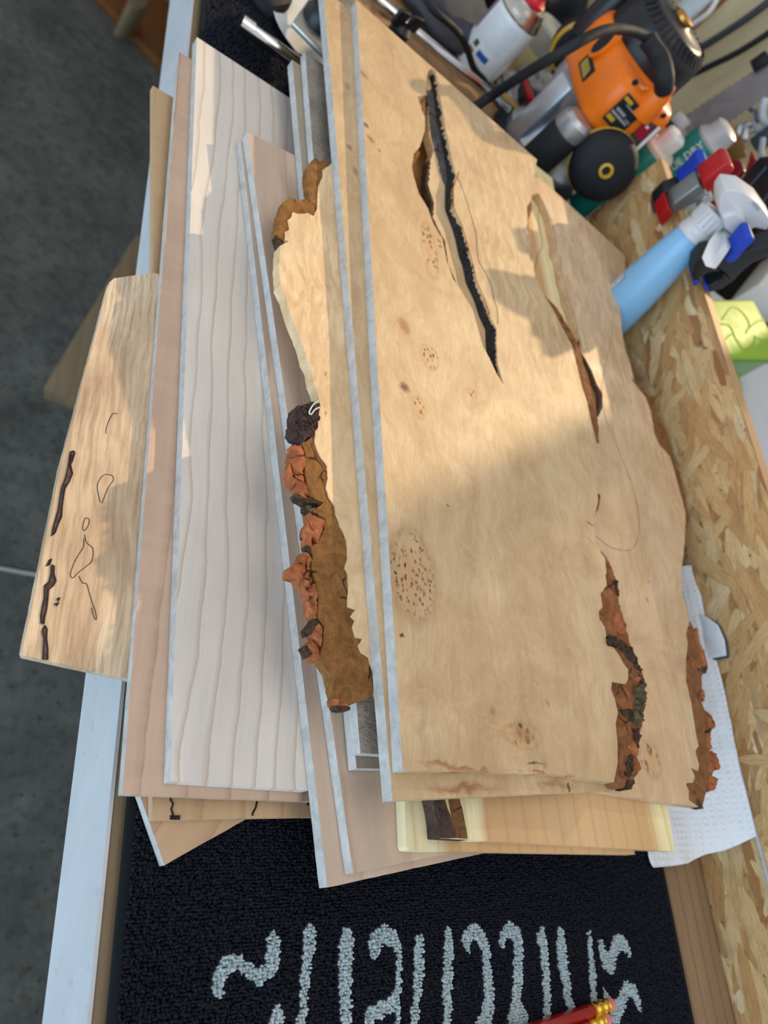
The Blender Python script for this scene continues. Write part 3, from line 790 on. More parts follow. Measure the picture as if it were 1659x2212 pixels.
MB().tube(smooth_path([P(*q, ZS3 + .0028) for q in ((688, 866), (676, 875), (668, 890), (672, 895), (680, 885), (690, 880))], 4), .0004, 6).build('pale_fibre', plain('fibre', (.6, .6, .58)), clump)

# wide slab on the right
ZS4 = .0525
S4R = [(1350, 552), (1352, 585), (1353, 612), (1345, 618), (1336, 630), (1327, 636), (1330, 645), (1340, 672), (1343, 690), (1342, 710), (1352, 760), (1360, 780), (1372, 830), (1395, 859), (1407, 892), (1413, 935), (1425, 961), (1447, 986), (1458, 1022), (1469, 1062), (1481, 1109), (1480, 1156), (1476, 1200), (1471, 1241), (1475, 1287), (1481, 1310), (1489, 1344), (1482, 1369), (1486, 1392), (1482, 1423), (1482, 1472), (1493, 1517), (1502, 1577), (1509, 1611), (1502, 1623), (1510, 1651), (1508, 1666), (1492, 1657), (1501, 1677), (1497, 1690), (1481, 1693), (1488, 1708), (1488, 1728), (1509, 1743)]
S4H = [(1174, 436), (1180, 450), (1188, 470), (1194, 500), (1199, 520), (1200, 545), (1209, 560), (1210, 575), (1214, 600), (1222, 625), (1226, 650), (1234, 668), (1240, 690), (1246, 712), (1252, 735), (1254, 758), (1264, 775), (1276, 800), (1286, 830), (1297, 850), (1297, 880), (1291, 900)]
hole4 = seg(S4H, ZS4, .0005, 4, .0013) + seg([(1275, 900), (1240, 830), (1215, 770), (1180, 700), (1140, 610), (1120, 520), (1128, 460), (1148, 420), (1164, 418)], ZS4)
s4 = board('maple_slab', 'wide slab under the right side of the top slab, curved loose hair lying on it', 'slab',
           [P(1150, 370, ZS4).to_2d(), P(1197, 412, ZS4).to_2d()] + seg(S4R, ZS4, .0003, 2, .0016) + [P(1439, 1733, ZS4).to_2d(), P(1300, 1710, ZS4).to_2d(), Vector((.316, .0475)), Vector((.30, .3)), Vector((.345, .53))],
           ZS4, .0060, lambda o: burl('right_maple', o, 5.1, tint=(1.06, 1.06, 1.15), curl_at=(.46, .40),
                                      eyes=[(*E(1405, 1640, 26, 48, ZS4), 300)], marks=[(*E(1369, 822, 5, 8, ZS4), (100, 70, 30), .8), (*E(1397, 1652, 5, 18, ZS4, .3), (120, 76, 52), .8), (*E(1398, 1296, 3, 7, ZS4, .6), (110, 80, 60), .7), (*E(1401, 1258, 3, 3, ZS4), (100, 74, 60), .7)]),
           holes=[hole4])
MB().tube([P(x + 1, y, ZS4 - .0004) for x, y in S4H[2:-6]], .00055, 6).build('crack_bark', plain('dark_crack_edge', (.06, .05, .045), .8), s4)
MB().tube([P(x - 3, y + 2, ZS4 - .001) for x, y in S4H[-8:]], [.0006, .001, .0014, .0018, .0022, .0026, .0022, .0012], 8).build('crack_bark', crust, s4)
S4B = [(1485, 1321), (1496, 1335), (1509, 1355), (1516, 1386), (1522, 1406), (1532, 1429), (1527, 1452), (1523, 1463), (1525, 1492), (1523, 1515), (1535, 1537), (1546, 1557), (1546, 1572), (1533, 1580), (1542, 1617), (1552, 1629), (1557, 1657), (1553, 1680), (1549, 1703), (1536, 1710), (1529, 1720), (1522, 1747)]
bark4 = bark_mat('inner_bark_right', lin(112, 74, 44), lin(150, 104, 66), (.02, .012, .008), 120, .5)
bark_piece(s4, 'inner_bark', bark4, S4R[25:][::-1] + [(x - (7 if 1380 < y < 1520 else 10), y) for x, y in S4B[:17]] + [(1530, 1690), (1524, 1722), (1518, 1744)], ZS4 - .0002, ZS4 - .0055, .0003, .0005)
T5 = lambda *q: [(1200 + x / 3.51, 1150 + y / 3.51) for x, y in q]
for q in (T5((1060, 740), (1085, 720), (1110, 830), (1135, 910), (1165, 985), (1145, 1030), (1100, 980), (1090, 860)), T5((1020, 960), (1070, 965), (1130, 1045), (1090, 1055), (1040, 1030)), T5((1115, 1170), (1140, 1200), (1140, 1275), (1120, 1250)),
          T5((1150, 1340), (1175, 1360), (1215, 1430), (1222, 1470), (1170, 1505), (1155, 1420)), T5((1150, 1520), (1175, 1510), (1200, 1640), (1160, 1650)), T5((1150, 1680), (1190, 1655), (1215, 1740), (1210, 1840), (1160, 1800)), T5((1200, 1650), (1235, 1680), (1256, 1790), (1235, 1800), (1210, 1730)),
          T5((1165, 1830), (1215, 1850), (1240, 1865), (1225, 1940), (1180, 1965), (1170, 1900))):
    bark_piece(s4, 'bark_flake', salmon, q, ZS4 + .0004, ZS4 - .0054, .0020, .0022, .0011, .0007, label='salmon coloured flake')
for q in (T5((1060, 985), (1110, 1020), (1160, 1000), (1150, 1065), (1100, 1055), (1065, 1055)), T5((1165, 1490), (1195, 1480), (1190, 1515), (1155, 1525)), T5((1010, 1960), (1060, 1965), (1110, 2050), (1130, 2095), (1090, 2085), (1060, 2010)), T5((1200, 1690), (1215, 1740), (1205, 1760))):
    bark_piece(s4, 'bark_crust', crust, q, ZS4 + .0001, ZS4 - .0056, .001, .001, .0012, label='blackened crust')
bark_piece(s4, 'inner_bark', bark4, [(1374, 832), (1384, 830), (1402, 852), (1421, 892), (1442, 932), (1454, 972), (1472, 1030), (1484, 1085), (1492, 1125), (1487, 1137), (1478, 1112), (1466, 1062), (1454, 1022), (1444, 988), (1424, 962), (1411, 935), (1404, 892), (1392, 860)], ZS4 - .002, ZS4 - .0058, .0006, .002)
bark_piece(s4, 'inner_bark', bark4, [(1353, 612), (1345, 618), (1336, 630), (1327, 636), (1330, 646), (1340, 652), (1352, 644)], ZS4 - .0022, ZS4 - .0058, .0008, .001)
ht = MB().tube(smooth_path([P(*q, ZS4 + .0001) for q in ((1323, 682), (1322, 725), (1310, 776), (1301, 827), (1301, 870), (1313, 917), (1339, 979), (1364, 1044), (1377, 1094), (1381, 1134), (1377, 1167), (1364, 1187), (1342, 1188), (1317, 1181), (1288, 1159))], 4), .00013, 5)
tag(ht.build('hair', plain('hair', lin(120, 96, 66))), 'single long hair curling over the right slab', 'hair')

# second slab, under the topmost
ZS2 = .0588
H2 = [(918, 203), (926, 212), (924, 240), (927, 290), (937, 325), (930, 345), (925, 400), (938, 440), (935, 470), (962, 525), (968, 570), (990, 620), (1000, 650), (985, 640), (965, 600), (935, 545), (915, 500), (895, 450), (878, 390), (880, 345), (893, 300), (906, 262), (912, 230)]
stain = [((166, 96, 52), 1.0)]
s2 = board('maple_slab', 'slab directly beneath the top slab, its stained near end jutting out', 'slab',
           rough_line([Vector((.1790, .553)), Vector((.372, .5345)), Vector((.352, .30)), P(1332, 1703, ZS2).to_2d(), P(1320, 1707, ZS2).to_2d(), P(848, 1729, ZS2).to_2d(), P(770, 804, ZS2).to_2d()], .00012, .003),
           ZS2, .0062, lambda o: burl('second_maple', o, 8.2, stains=[(*E(1000, 1702, 100, 20, ZS2), (150, 84, 46), .9), (*E(1200, 1700, 60, 16, ZS2), (150, 96, 60), .6)],
                                      marks=[(*E(1228, 1700, 4, 16, ZS2), (50, 34, 26), .9), (*E(768, 370, 10, 14, ZS2), (130, 92, 56), .6), (*E(755, 318, 8, 8, ZS2), (130, 92, 60), .7), (*E(750, 185, 10, 10, ZS2), (130, 100, 70), .5)]),
           holes=[rough_line([P(x, y, ZS2).to_2d() for x, y in H2], .0004, .0015)], sides=lambda c: c.x < .2035)
bark_piece(s2, 'crack_bark', bark_mat('charcoal_bark', lin(66, 64, 64), lin(104, 100, 98), (.02, .02, .02), 140, .6), [(922, 196), (934, 190), (950, 190), (962, 240), (975, 290), (988, 340), (992, 372), (975, 405), (962, 405), (950, 372), (946, 345), (938, 322), (930, 288), (926, 240)], ZS2 + .0003, ZS2 - .006, .0008, .0006, .0013)
red_bark = bark_mat('red_bark_rim', lin(110, 66, 36), lin(168, 112, 64), (.02, .012, .008), 200, .7)
bark_piece(s2, 'crack_bark', crust, [(926, 345), (921, 400), (933, 440), (930, 470), (957, 525), (964, 570), (984, 616), (988, 620), (969, 568), (963, 523), (937, 470), (939, 440), (927, 400), (932, 346)], ZS2 + .0003, ZS2 - .006, .0008, .001, .0011)
bark_piece(s2, 'crack_bark', in_bark, [(902, 207), (921, 190), (922, 203), (919, 250), (912, 240), (906, 228)], ZS2 + .0003, ZS2 - .006, .0006, .001, .0012)
bark_piece(s2, 'crack_bark', in_bark, [(889, 335), (905, 322), (908, 330), (894, 360)], ZS2 + .0003, ZS2 - .006, .0006, .001, .0012)

# topmost slab
ZS1 = .0650
S1R = [(1160, 345), (1158, 352), (1155, 378), (1147, 433), (1138, 447), (1140, 480), (1136, 500), (1147, 581), (1154, 595), (1176, 639), (1192, 664), (1212, 702), (1235, 745), (1247, 792), (1257, 835), (1268, 868), (1276, 906), (1289, 957), (1294, 1008), (1290, 1033), (1290, 1065), (1292, 1080), (1286, 1112), (1284, 1145), (1286, 1170), (1288, 1178), (1307, 1207), (1310, 1235), (1308, 1244), (1311, 1264), (1298, 1281), (1301, 1312), (1293, 1321), (1295, 1338), (1307, 1355), (1311, 1392), (1325, 1398), (1337, 1415), (1348, 1435), (1357, 1446), (1357, 1466), (1351, 1478), (1322, 1472), (1320, 1489), (1328, 1509), (1335, 1540), (1330, 1563), (1334, 1606), (1334, 1649), (1326, 1690)]
HL = [(925, 154), (921, 169), (920, 187), (919, 205), (902, 209), (907, 230), (918, 252), (918, 281), (907, 317), (894, 332), (890, 360), (894, 382), (905, 418), (925, 451), (936, 483), (956, 516), (965, 563), (979, 603), (992, 621), (1021, 668), (1028, 693), (1043, 748), (1057, 773), (1072, 806), (1088, 831)]
HR = [(1075, 784), (1073, 751), (1072, 708), (1057, 679), (1046, 646), (1028, 606), (1021, 570), (1014, 549), (1006, 516), (997, 487), (979, 447), (979, 407), (985, 375), (979, 357), (974, 331), (967, 295), (958, 252), (950, 201), (945, 172), (940, 154), (933, 148)]
s1 = board('maple_slab', 'topmost figured slab with long black crack and bark on its lower right edge', 'slab',
           [Vector((.2027, .5558))] + seg(S1R, ZS1, .00035, 3, .0016) + seg([(1326, 1690), (1200, 1672), (870, 1663)], ZS1, .00012, 5, .004) + seg([(870, 1663), (816, 800)], ZS1, .0001, 6, .004)[1:-1],
           ZS1, .0062, lambda o: burl('top_maple', o, 0.0, curl_at=(.37, .40),
                                      eyes=[(*E(892, 1240, 60, 125, ZS1), 470), (*E(1128, 1588, 46, 34, ZS1), 260), (*E(1020, 849, 11, 13, ZS1), 420), (*E(905, 880, 16, 28, ZS1), 420), (*E(928, 772, 22, 30, ZS1), 420), (*E(928, 540, 18, 70, ZS1), 300)],
                                      marks=[(*E(872, 703, 15, 24, ZS1, .4), (120, 76, 42), .85), (*E(873, 836, 15, 14, ZS1), (96, 60, 34), .95), (*E(872, 706, 26, 48, ZS1), (190, 144, 98), .5), (*E(869, 1372, 9, 6, ZS1), (70, 44, 26), .95), (*E(1065, 1538, 8, 13, ZS1), (130, 84, 50), .8), (*E(1064, 1536, 20, 26, ZS1), (190, 150, 104), .5),
                                             (*E(1130, 1588, 34, 26, ZS1), (164, 122, 84), .6), (*E(966, 1091, 3, 3, ZS1), (50, 34, 26), .9), (*E(790, 270, 10, 7, ZS1), (70, 52, 46), .8), (*E(800, 300, 14, 7, ZS1, -.5), (150, 100, 66), .8), (*E(785, 160, 16, 8, ZS1, -.4), (140, 100, 66), .7), (*E(820, 325, 4, 4, ZS1), (110, 74, 52), .8), (*E(918, 494, 12, 3, ZS1, -.2), (120, 66, 40), .7),
                                             (*E(948, 520, 8, 3, ZS1, -.2), (60, 36, 26), .9), (*E(950, 532, 8, 3, ZS1, .3), (60, 36, 26), .9), (*E(1275, 1132, 10, 3, ZS1, -.3), (60, 34, 22), .95), (*E(1273, 1165, 10, 2, ZS1, -.5), (140, 80, 56), .8), (*E(1185, 1520, 3, 10, ZS1, .5), (140, 106, 76), .6), (*E(1195, 715, 14, 22, ZS1), (190, 152, 108), .6)],  # last mark paints a patch of shade
                                      stains=[(*E(1000, 1662, 130, 13, ZS1, -.05), (150, 84, 40), 1.0), (*E(1200, 1676, 120, 7, ZS1, -.05), (160, 96, 56), .9), (*E(1150, 1652, 30, 4, ZS1), (70, 44, 30), .9)]),
           holes=[seg(HL, ZS1, .0003, 7, .0015) + seg(HR, ZS1, .0005, 8, .0013)], sides=lambda c: c.x < .2042)
# blackened bark lining the right wall of the crack
BR = [(941, 154), (947, 172), (953, 201), (961, 252), (970, 295), (977, 331), (982, 357), (988, 375), (983, 407), (984, 447), (1000, 487), (1009, 516), (1017, 549), (1024, 570), (1031, 606), (1041, 626), (1050, 646), (1060, 679), (1075, 708), (1076, 740), (1077, 752), (1079, 784), (1089, 829)]
BW = [2, 5, 7, 8, 8, 8, 10, 20, 16, 18, 20, 22, 24, 22, 20, 22, 20, 20, 24, 24, 22, 22, 3]                # spread of the lining's foot, in line-of-sight pixels


def shell(mb, rows, t, nrm=(0, 0, -1)):
    """closed shell of a grid of points with thickness t"""
    n, m = len(rows), len(rows[0]); v = [Vector(p) for r in rows for p in r]; k = len(v); v += [p + Vector(nrm) * t for p in v]; f = []
    for i in range(n - 1):
        for j in range(m - 1):
            a = i * m + j; f += [(a, a + 1, a + m + 1, a + m), (a + k, a + m + k, a + m + 1 + k, a + 1 + k)]
    ring = [j for j in range(m)] + [i * m + m - 1 for i in range(1, n)] + [(n - 1) * m + j for j in range(m - 2, -1, -1)] + [i * m for i in range(n - 2, 0, -1)]
    f += [(ring[i], ring[i] + k, ring[(i + 1) % len(ring)] + k, ring[(i + 1) % len(ring)]) for i in range(len(ring))]
    return mb.add(v, f)


def resample(px, n):
    p = [Vector(q) for q in px]; d = [0]
    for a, b in zip(p, p[1:]): d.append(d[-1] + (b - a).length)
    out = []
    for i in range(n):
        s = d[-1] * i / (n - 1); k = max(j for j in range(len(d)) if d[j] <= s + 1e-9); k = min(k, len(p) - 2)
        out.append(p[k].lerp(p[k + 1], (s - d[k]) / max(d[k + 1] - d[k], 1e-9)))
    return out


rows = []
for b in resample([(*q, w) for q, w in zip(BR, BW)], 170):
    B = P(b.x, b.y, ZS1 - .0002); A = P(b.x - b.z, b.y, ZS1); A = Vector((B.x - .0012 - (B.x - A.x) * .35, B.y, ZS2 + .0003)); r = []
    for j in range(9):
        q = A.lerp(B, j / 8); e = math.sin(math.pi * j / 8)
        h = noise.hetero_terrain((q.x * 600, q.y * 500, 2), .7, 2.1, 4, .3)
        r.append(q + Vector((-.0006 * h * e, 0, .0010 * h * e + .0006 * e)))
    rows.append(r)
shell(MB(), rows, .0008)
mb = MB(); shell(mb, rows, .0008, (.7, 0, -.3)); mb.build('crack_bark', bark_mat('charcoal_lining', (.010, .010, .011), (.060, .058, .060), (.003, .003, .003), 300, 1.0), s1, angle=60)['label'] = 'black bark lining the crack'
MB().tube(smooth_path([P(840 + x / 2.764, 100 + y / 2.765, ZS1 + .00005) for x, y in ((405, 780), (432, 830), (455, 900), (490, 1010), (520, 1120), (525, 1200), (540, 1290), (580, 1360), (610, 1430), (625, 1500), (648, 1580), (650, 1660))], 4), .0002, 5).build('dark_seam', rimm, s1)
MB().tube([P(*q, ZS1 - .0004) for q in ((990, 372), (978, 407), (979, 447), (997, 487), (1006, 516), (1014, 549), (1021, 570), (1028, 606), (1046, 646), (1057, 679))], .0006, 6).build('crack_bark', red_bark, s1)
brown = bark_mat('inner_bark_top', lin(104, 64, 38), lin(164, 108, 68), (.02, .012, .008), 130, .8)
S1B = [(1314, 1204), (1325, 1230), (1334, 1253), (1338, 1287), (1340, 1309), (1348, 1327), (1355, 1355), (1362, 1386), (1374, 1412), (1388, 1449), (1394, 1472), (1397, 1506), (1392, 1529), (1390, 1563), (1384, 1592), (1381, 1634), (1387, 1660), (1371, 1686), (1362, 1705), (1332, 1700)]
bark_piece(s1, 'inner_bark', brown, S1R[25:][::-1] + S1B, ZS1 - .0003, ZS1 - .0060, .0012, .0016, .0013, .0006)
for q in (T5((440, 660), (470, 560), (500, 590), (540, 720), (545, 780), (480, 770)), T5((550, 1620), (600, 1560), (640, 1600), (632, 1700), (590, 1690)), T5((580, 1130), (630, 1080), (660, 1060), (680, 1130), (640, 1150))):
    bark_piece(s1, 'bark_flake', salmon, q, ZS1 + .0006, ZS1 - .0060, .0022, .0018, .0011, .0008, label='reddish brown flake')
for q in (T5((390, 790), (440, 780), (520, 830), (570, 870), (600, 920), (655, 1040), (650, 1060), (590, 990), (540, 940), (490, 880), (400, 850)), T5((630, 1060), (680, 1130), (660, 1160), (630, 1110)), T5((500, 1350), (560, 1330), (600, 1390), (590, 1440), (540, 1400)), T5((590, 1490), (640, 1480), (635, 1640), (600, 1570)),
          T5((545, 1740), (570, 1690), (600, 1700), (580, 1850), (535, 1850)), T5((545, 1890), (600, 1880), (570, 1950), (540, 1950)), T5((455, 380), (470, 360), (485, 480), (465, 460))):
    bark_piece(s1, 'bark_crust', crust, q, ZS1 + .0008, ZS1 - .0060, .0030, .0012, .0009, .0009, 'blackened crust', 600)
bark_piece(s1, 'bark_crust', bark_mat('grey_crust', lin(84, 72, 52), lin(140, 124, 92), (.012, .01, .008), 330, 1.0), T5((590, 1190), (640, 1150), (685, 1140), (692, 1260), (660, 1370), (665, 1440), (610, 1470), (590, 1380), (610, 1290)), ZS1 + .0010, ZS1 - .0060, .0034, .001, .0009, .0012, 'grey lichen crust', 800)
bark_piece(s1, 'inner_bark', brown, [(1172, 640), (1192, 664), (1212, 702), (1235, 745), (1247, 792), (1257, 835), (1268, 868), (1276, 906), (1289, 957), (1297, 955), (1294, 910), (1286, 866), (1275, 834), (1264, 792), (1252, 745), (1226, 698), (1204, 662), (1180, 638)], ZS1 - .0012, ZS1 - .0060, .0005, .0014)
bark_piece(s1, 'inner_bark', brown, [(1290, 1075), (1288, 1110), (1293, 1100), (1298, 1075), (1296, 1066)], ZS1 - .001, ZS1 - .006, .0004, .0006, .0012)
bark_piece(s1, 'inner_bark', brown, [(1147, 433), (1138, 447), (1140, 478), (1144, 470), (1150, 450)], ZS1 - .001, ZS1 - .006, .0004, .0006, .0012)

# ------------------------------------------------------------------ tools and jars at the far end of the bench
def PY(px, py, y):
    d = ROT @ Vector((px - CX, -(py - CY), -F)); t = y / d.y
    return Vector((d.x * t, y, EYE + d.z * t))


ZB = -.006
black = plain('black_plastic', (.012, .013, .015), .38); matte = plain('matte_black', (.010, .011, .013), .7)
orange = plain('orange_plastic', lin(238, 116, 20), .35, var=.05); alu = plain('cast_alloy', (.48, .50, .53), .35, .75, var=.08)
chrome = plain('chrome', (.72, .72, .72), .14, 1.0, var=.04); red = plain('red_plastic', (.42, .010, .012), .3, var=.08)
yellow = plain('yellow_plastic', (.62, .36, .03), .4); whitep = plain('white_plastic', (.74, .74, .72), .35, var=.04)
gold = plain('gold', (.75, .45, .06), .22, 1.0, var=.06); greyp = plain('grey_plastic', (.30, .32, .34), .4)

A = Vector((.49, .686, 0))
rt = empty('plunge_router', (A.x, A.y, ZB), 'orange and silver plunge router with big black round side knobs', 'router')
MB().lathe([(.056, ZB), (.058, ZB + .003), (.058, ZB + .008), (.054, ZB + .010)], Matrix.Translation(A), 40).build('base_plate', matte, rt)
MB().lathe([(.046, .004), (.047, .012), (.040, .022), (.036, .04), (.040, .055), (.046, .066), (.0475, .082)], Matrix.Translation(A), 40).build('alloy_housing', alu, rt)
hb = MB()
for dx, dy, w in ((-.046, -.012, .4), (-.020, -.055, -.9)): hb.box(A + Vector((dx * .9, dy * .9, .040)), (.012, .022, .075), w)
hb.build('alloy_rib', alu, rt, bevel=.003)
for s in (-1, 1):
    q = A + Vector((-.047 if s < 0 else .03, .074 * s, 0))
    sl = MB().lathe([(.0155, .008), (.0165, .012), (.0165, .062), (.015, .066)], Matrix.Translation(q), 28).build('plunge_sleeve', matte, rt)
    MB().lathe([(.0155, .065), (.016, .070), (.0155, .078), (.012, .082)], Matrix.Translation(q), 28).build('collar', alu, sl)
    MB().lathe([(.020, ZB + .008), (.020, .008)], Matrix.Translation(q), 24).build('foot', alu, sl)
out = [(-.046, .022), (-.050, .012), (-.050, -.045), (-.046, -.066), (-.036, -.076), (-.018, -.078), (.014, -.078), (.024, -.070), (.030, -.042), (.044, -.024), (.046, .018), (.030, .044), (0, .052), (-.030, .044)]
out = [(q.x, q.y) for q in smooth_path([Vector((*p, 0)) for p in out + out[:1]], 4)[:-1]]
rings = [[A + Vector((x * s, y * s, z)) for x, y in out] for s, z in ((.90, .080), (.97, .083), (1.0, .088), (1.0, .118), (.97, .126), (.90, .131))]
shell_ = MB().loft(rings).build('motor_shell', orange, rt, angle=60)
MB().tube([(.482, .613, .115), (.480, .612, .135), (.477, .613, .148)], [.013, .010, .0085], 18).build('horn', orange, shell_, bevel=.002)
MB().lathe([(.0455, .120), (.046, .126), (.0455, .150), (.043, .160), (.038, .165), (.036, .1645), (.035, .1665), (.030, .168), (.012, .169), (.010, .171)], Matrix.Translation(A + Vector((.004, .004, 0))), 48).build('motor_cap', black, rt, angle=50)
gr = MB()
for k in range(40):
    a = 2 * math.pi * k / 40; gr.box((0, 0, 0), (.0022, .010, .0016), m=Matrix.Translation(A + Vector((.004 + .0405 * math.cos(a), .004 + .0405 * math.sin(a), .1635))) @ Matrix.Rotation(a + 1.57, 4, 'Z') @ Matrix.Rotation(.9, 4, 'X'))
gr.build('grip_ridge', matte, rt)['kind'] = 'stuff'
MB().lathe([(.010, .168), (.010, .174), (.007, .175)], Matrix.Translation(A + Vector((.004, .004, 0))), 20).build('brass_cap', plain('brass', (.6, .28, .06), .3, 1.0), rt)
MB().lathe([(.013, .09), (.014, .10), (.014, .155), (.012, .158)], Matrix.Translation(A + Vector((-.022, .060, 0))), 24).build('depth_turret', black, rt)
MB().tube(smooth_path([P(1434, 192, .143), P(1434, 165, .150), P(1424, 125, .153), P(1398, 84, .154)], 6), [.0085] * 13 + [.0082, .0078, .0076, .0076, .0078, .0080][:6], 16).build('cord_sleeve', matte, rt)
MB().tube(smooth_path([P(1408, 96, .154), P(1385, 74, .154), P(1340, 63, .150), P(1290, 71, .142), P(1215, 112, .122), P(1130, 162, .085), P(1050, 215, .045), P(1000, 250, .036)], 7), .0042, 12).build('cord', matte, rt)
for k, (q, nrm) in enumerate(((Vector((.483, .592, .070)), (-.30, -.92, .25)), (Vector((.494, .772, .075)), (.05, 1, .12)))):
    M = MZ(q, nrm)
    kb = MB().lathe([(.010, -.022), (.011, -.012), (.024, -.010), (.029, -.007), (.0315, .000), (.030, .007), (.024, .012), (.014, .0145), (.004, .015)], M, 40).build('side_knob', matte, rt, angle=60)
    MB().lathe([(.0300, -.0068), (.0318, -.0055), (.0320, -.0035), (.0312, -.0030)], M, 40).build('yellow_rim', yellow, kb)
    MB().lathe([(.0040, .0135), (.0066, .0145), (.0066, .0165), (.0045, .0172), (.0038, .0150), (.0020, .0145)], M, 24).build('yellow_hub', yellow, kb)
    MB().tube([q - Vector(nrm) * .018, q - Vector(nrm) * .045], .010, 16).build('knob_arm', alu, kb)


def plate(px, y, name, m, par, d=.0008, fn=None):
    f = fn or PY
    e = (0, -d, 0) if f is PY else (-d, 0, 0)
    return MB().prism([f(*q, y) for q in px], e).build(name, m, par, flat=True)


yf = A.y - .0782; xf = A.x - .0502
lb = plate(((1301, 254), (1358, 200), (1392, 242), (1336, 292)), yf, 'rating_label', matte, rt)
lerp = lambda a, b, t: (a[0] + (b[0] - a[0]) * t, a[1] + (b[1] - a[1]) * t)
QL = ((1301, 254), (1358, 200), (1392, 242), (1336, 292))


def inlabel(u0, u1, v0, v1):
    g = lambda u, v: lerp(lerp(QL[0], QL[1], u), lerp(QL[3], QL[2], u), v)
    return [g(u0, v0), g(u1, v0), g(u1, v1), g(u0, v1)]


for (u0, u1, v0, v1, m_) in ((.10, .24, .05, .42, yellow), (.80, .92, .05, .45, yellow), (.30, .38, .05, .90, greyp), (.44, .54, .12, .6, greyp), (.42, .46, .70, .95, greyp), (.62, .68, .10, .9, black), (.72, .76, .3, .9, greyp)):
    plate(inlabel(u0, u1, v0, v1), yf - .0009, 'label_mark', m_, lb, .0002)
l2 = plate(((1250, 138), (1277, 112), (1286, 153), (1259, 178)), xf, 'small_label', matte, rt, fn=PX)
plate(((1254, 138), (1270, 123), (1275, 150), (1260, 170)), xf - .0009, 'label_mark', plain('olive_yellow', (.36, .27, .05), .5), l2, .0002, PX)
swb = plate(((1349, 303), (1398, 257), (1424, 275), (1370, 327)), yf - .0006, 'switch_frame', plain('switch_grey', (.07, .055, .055), .3), rt)
plate(((1370, 285), (1394, 262), (1408, 276), (1382, 300)), yf - .0015, 'rocker', plain('red_rocker', (.34, .008, .03), .25), swb, .003)
MB().prism([PY(*q, yf - .0016) for q in ((1392, 270), (1397, 266), (1401, 270), (1396, 274))], (0, -.0034, 0)).build('mark', whitep, swb, flat=True)
MB().tube([PY(*q, yf - .004) for q in ((1424, 276), (1370, 327))], .0016, 8).build('clear_cover_edge', plain('clear_plastic', (.8, .8, .8), .1, spec=.8), swb)
for q, r_ in (((1372, 178), .0030), ((1276, 242), .0032), ((1433, 250), .0028)):
    w = PY(*q, yf) if q[0] > 1300 else PX(*q, xf)
    MB().lathe([(r_, 0), (r_ * .9, .0006)], MZ(w, (0, -1, 0) if q[0] > 1300 else (-1, 0, 0)), 14).build('screw_hole', matte, rt)
w = PX(1308, 97, xf)
MB().lathe([(.0125, -.002), (.0125, .003), (.0095, .004)], MZ(w, (-1, 0, .1)) @ Matrix.Diagonal((1.25, .72, 1, 1)), 30).build('spindle_port', orange, rt)
MB().lathe([(.0100, .002), (.0095, .0046)], MZ(w, (-1, 0, .1)) @ Matrix.Diagonal((1.25, .72, 1, 1)), 30).build('port_shade', matte, rt)  # raised dark disc paints the shade inside the port

# aerosol can
q = Vector((.418, .772, 0)); can = empty('spray_can', (q.x, q.y, ZB), 'small white aerosol can with bright red nozzle behind the slabs', 'can')
M = Matrix.Translation(q)
cn = NT('can_print'); cp = cn.coord(); sp_ = cn.n('SeparateXYZ', {0: cp})
zz = sp_.outputs[2]; ang = cn.math('ARCTAN2', sp_.outputs[1], sp_.outputs[0])
wv = cn.math('GREATER_THAN', cn.math('FRACT', cn.math('MULTIPLY', zz, 420)), .62)
reg = cn.math('MULTIPLY', cn.math('MULTIPLY', cn.math('GREATER_THAN', zz, .030), cn.math('LESS_THAN', zz, .060)), cn.math('MULTIPLY', cn.math('GREATER_THAN', ang, -3.0), cn.math('LESS_THAN', ang, -1.5)))
wrd = cn.math('GREATER_THAN', cn.noise(cn.mapped(cp, 0, (1, 1, 3)), 500, 1), .42)
cc = cn.mix(cn.math('MULTIPLY', cn.math('MULTIPLY', wv, reg), cn.math('MULTIPLY', wrd, .55)), (.70, .73, .74), (.22, .27, .33))
side = cn.math('MULTIPLY', cn.math('GREATER_THAN', ang, 2.5), cn.math('GREATER_THAN', zz, .03))
cc = cn.mix(cn.math('MULTIPLY', side, .85), cc, (.14, .07, .12))
can_body = cn.out(cc, .3)
body = MB().lathe([(.024, ZB), (.0255, ZB + .002), (.0255, .058), (.0245, .060)], M, 44).build('body', can_body, can)
MB().lathe([(.0250, .059), (.0255, .061), (.0235, .065), (.0225, .069), (.0205, .071), (.0190, .075), (.015, .076)], M, 36).build('crimped_collar', plain('tin', (.52, .50, .45), .25, 1.0), can)
nz = MB().lathe([(.0135, .075), (.0140, .079), (.0115, .081), (.0092, .084), (.0090, .092), (.0072, .094)], M, 28).build('nozzle', plain('red_nozzle', (.62, .012, .025), .35), can)
MB().tube([q + Vector((-.006, .004, .088)), q + Vector((-.02, .022, .093))], .0016, 8).build('straw', red, nz)
nrm = Vector((-.62, -.78, 0)).normalized(); tn = Vector((.78, -.62, 0))


def sticker(u0, u1, z0, z1, m_, name='print_mark', r=.02565):
    mb = MB(); v = []
    for k in range(7):
        a = math.atan2(nrm.y, nrm.x) + (u0 + (u1 - u0) * k / 6) / r
        v.append([q + Vector((r * math.cos(a), r * math.sin(a), z)) for z in (z0, z1)])
    shell(mb, v, .0002, tuple(-nrm)); return mb.build(name, m_, body)


sticker(-.002, .012, .012, .018, plain('blue_print', (.02, .10, .42), .4)); sticker(-.013, -.005, .007, .013, plain('red_print', (.40, .10, .10), .4)); sticker(-.012, -.006, .016, .022, plain('green_print', (.03, .10, .05), .4))

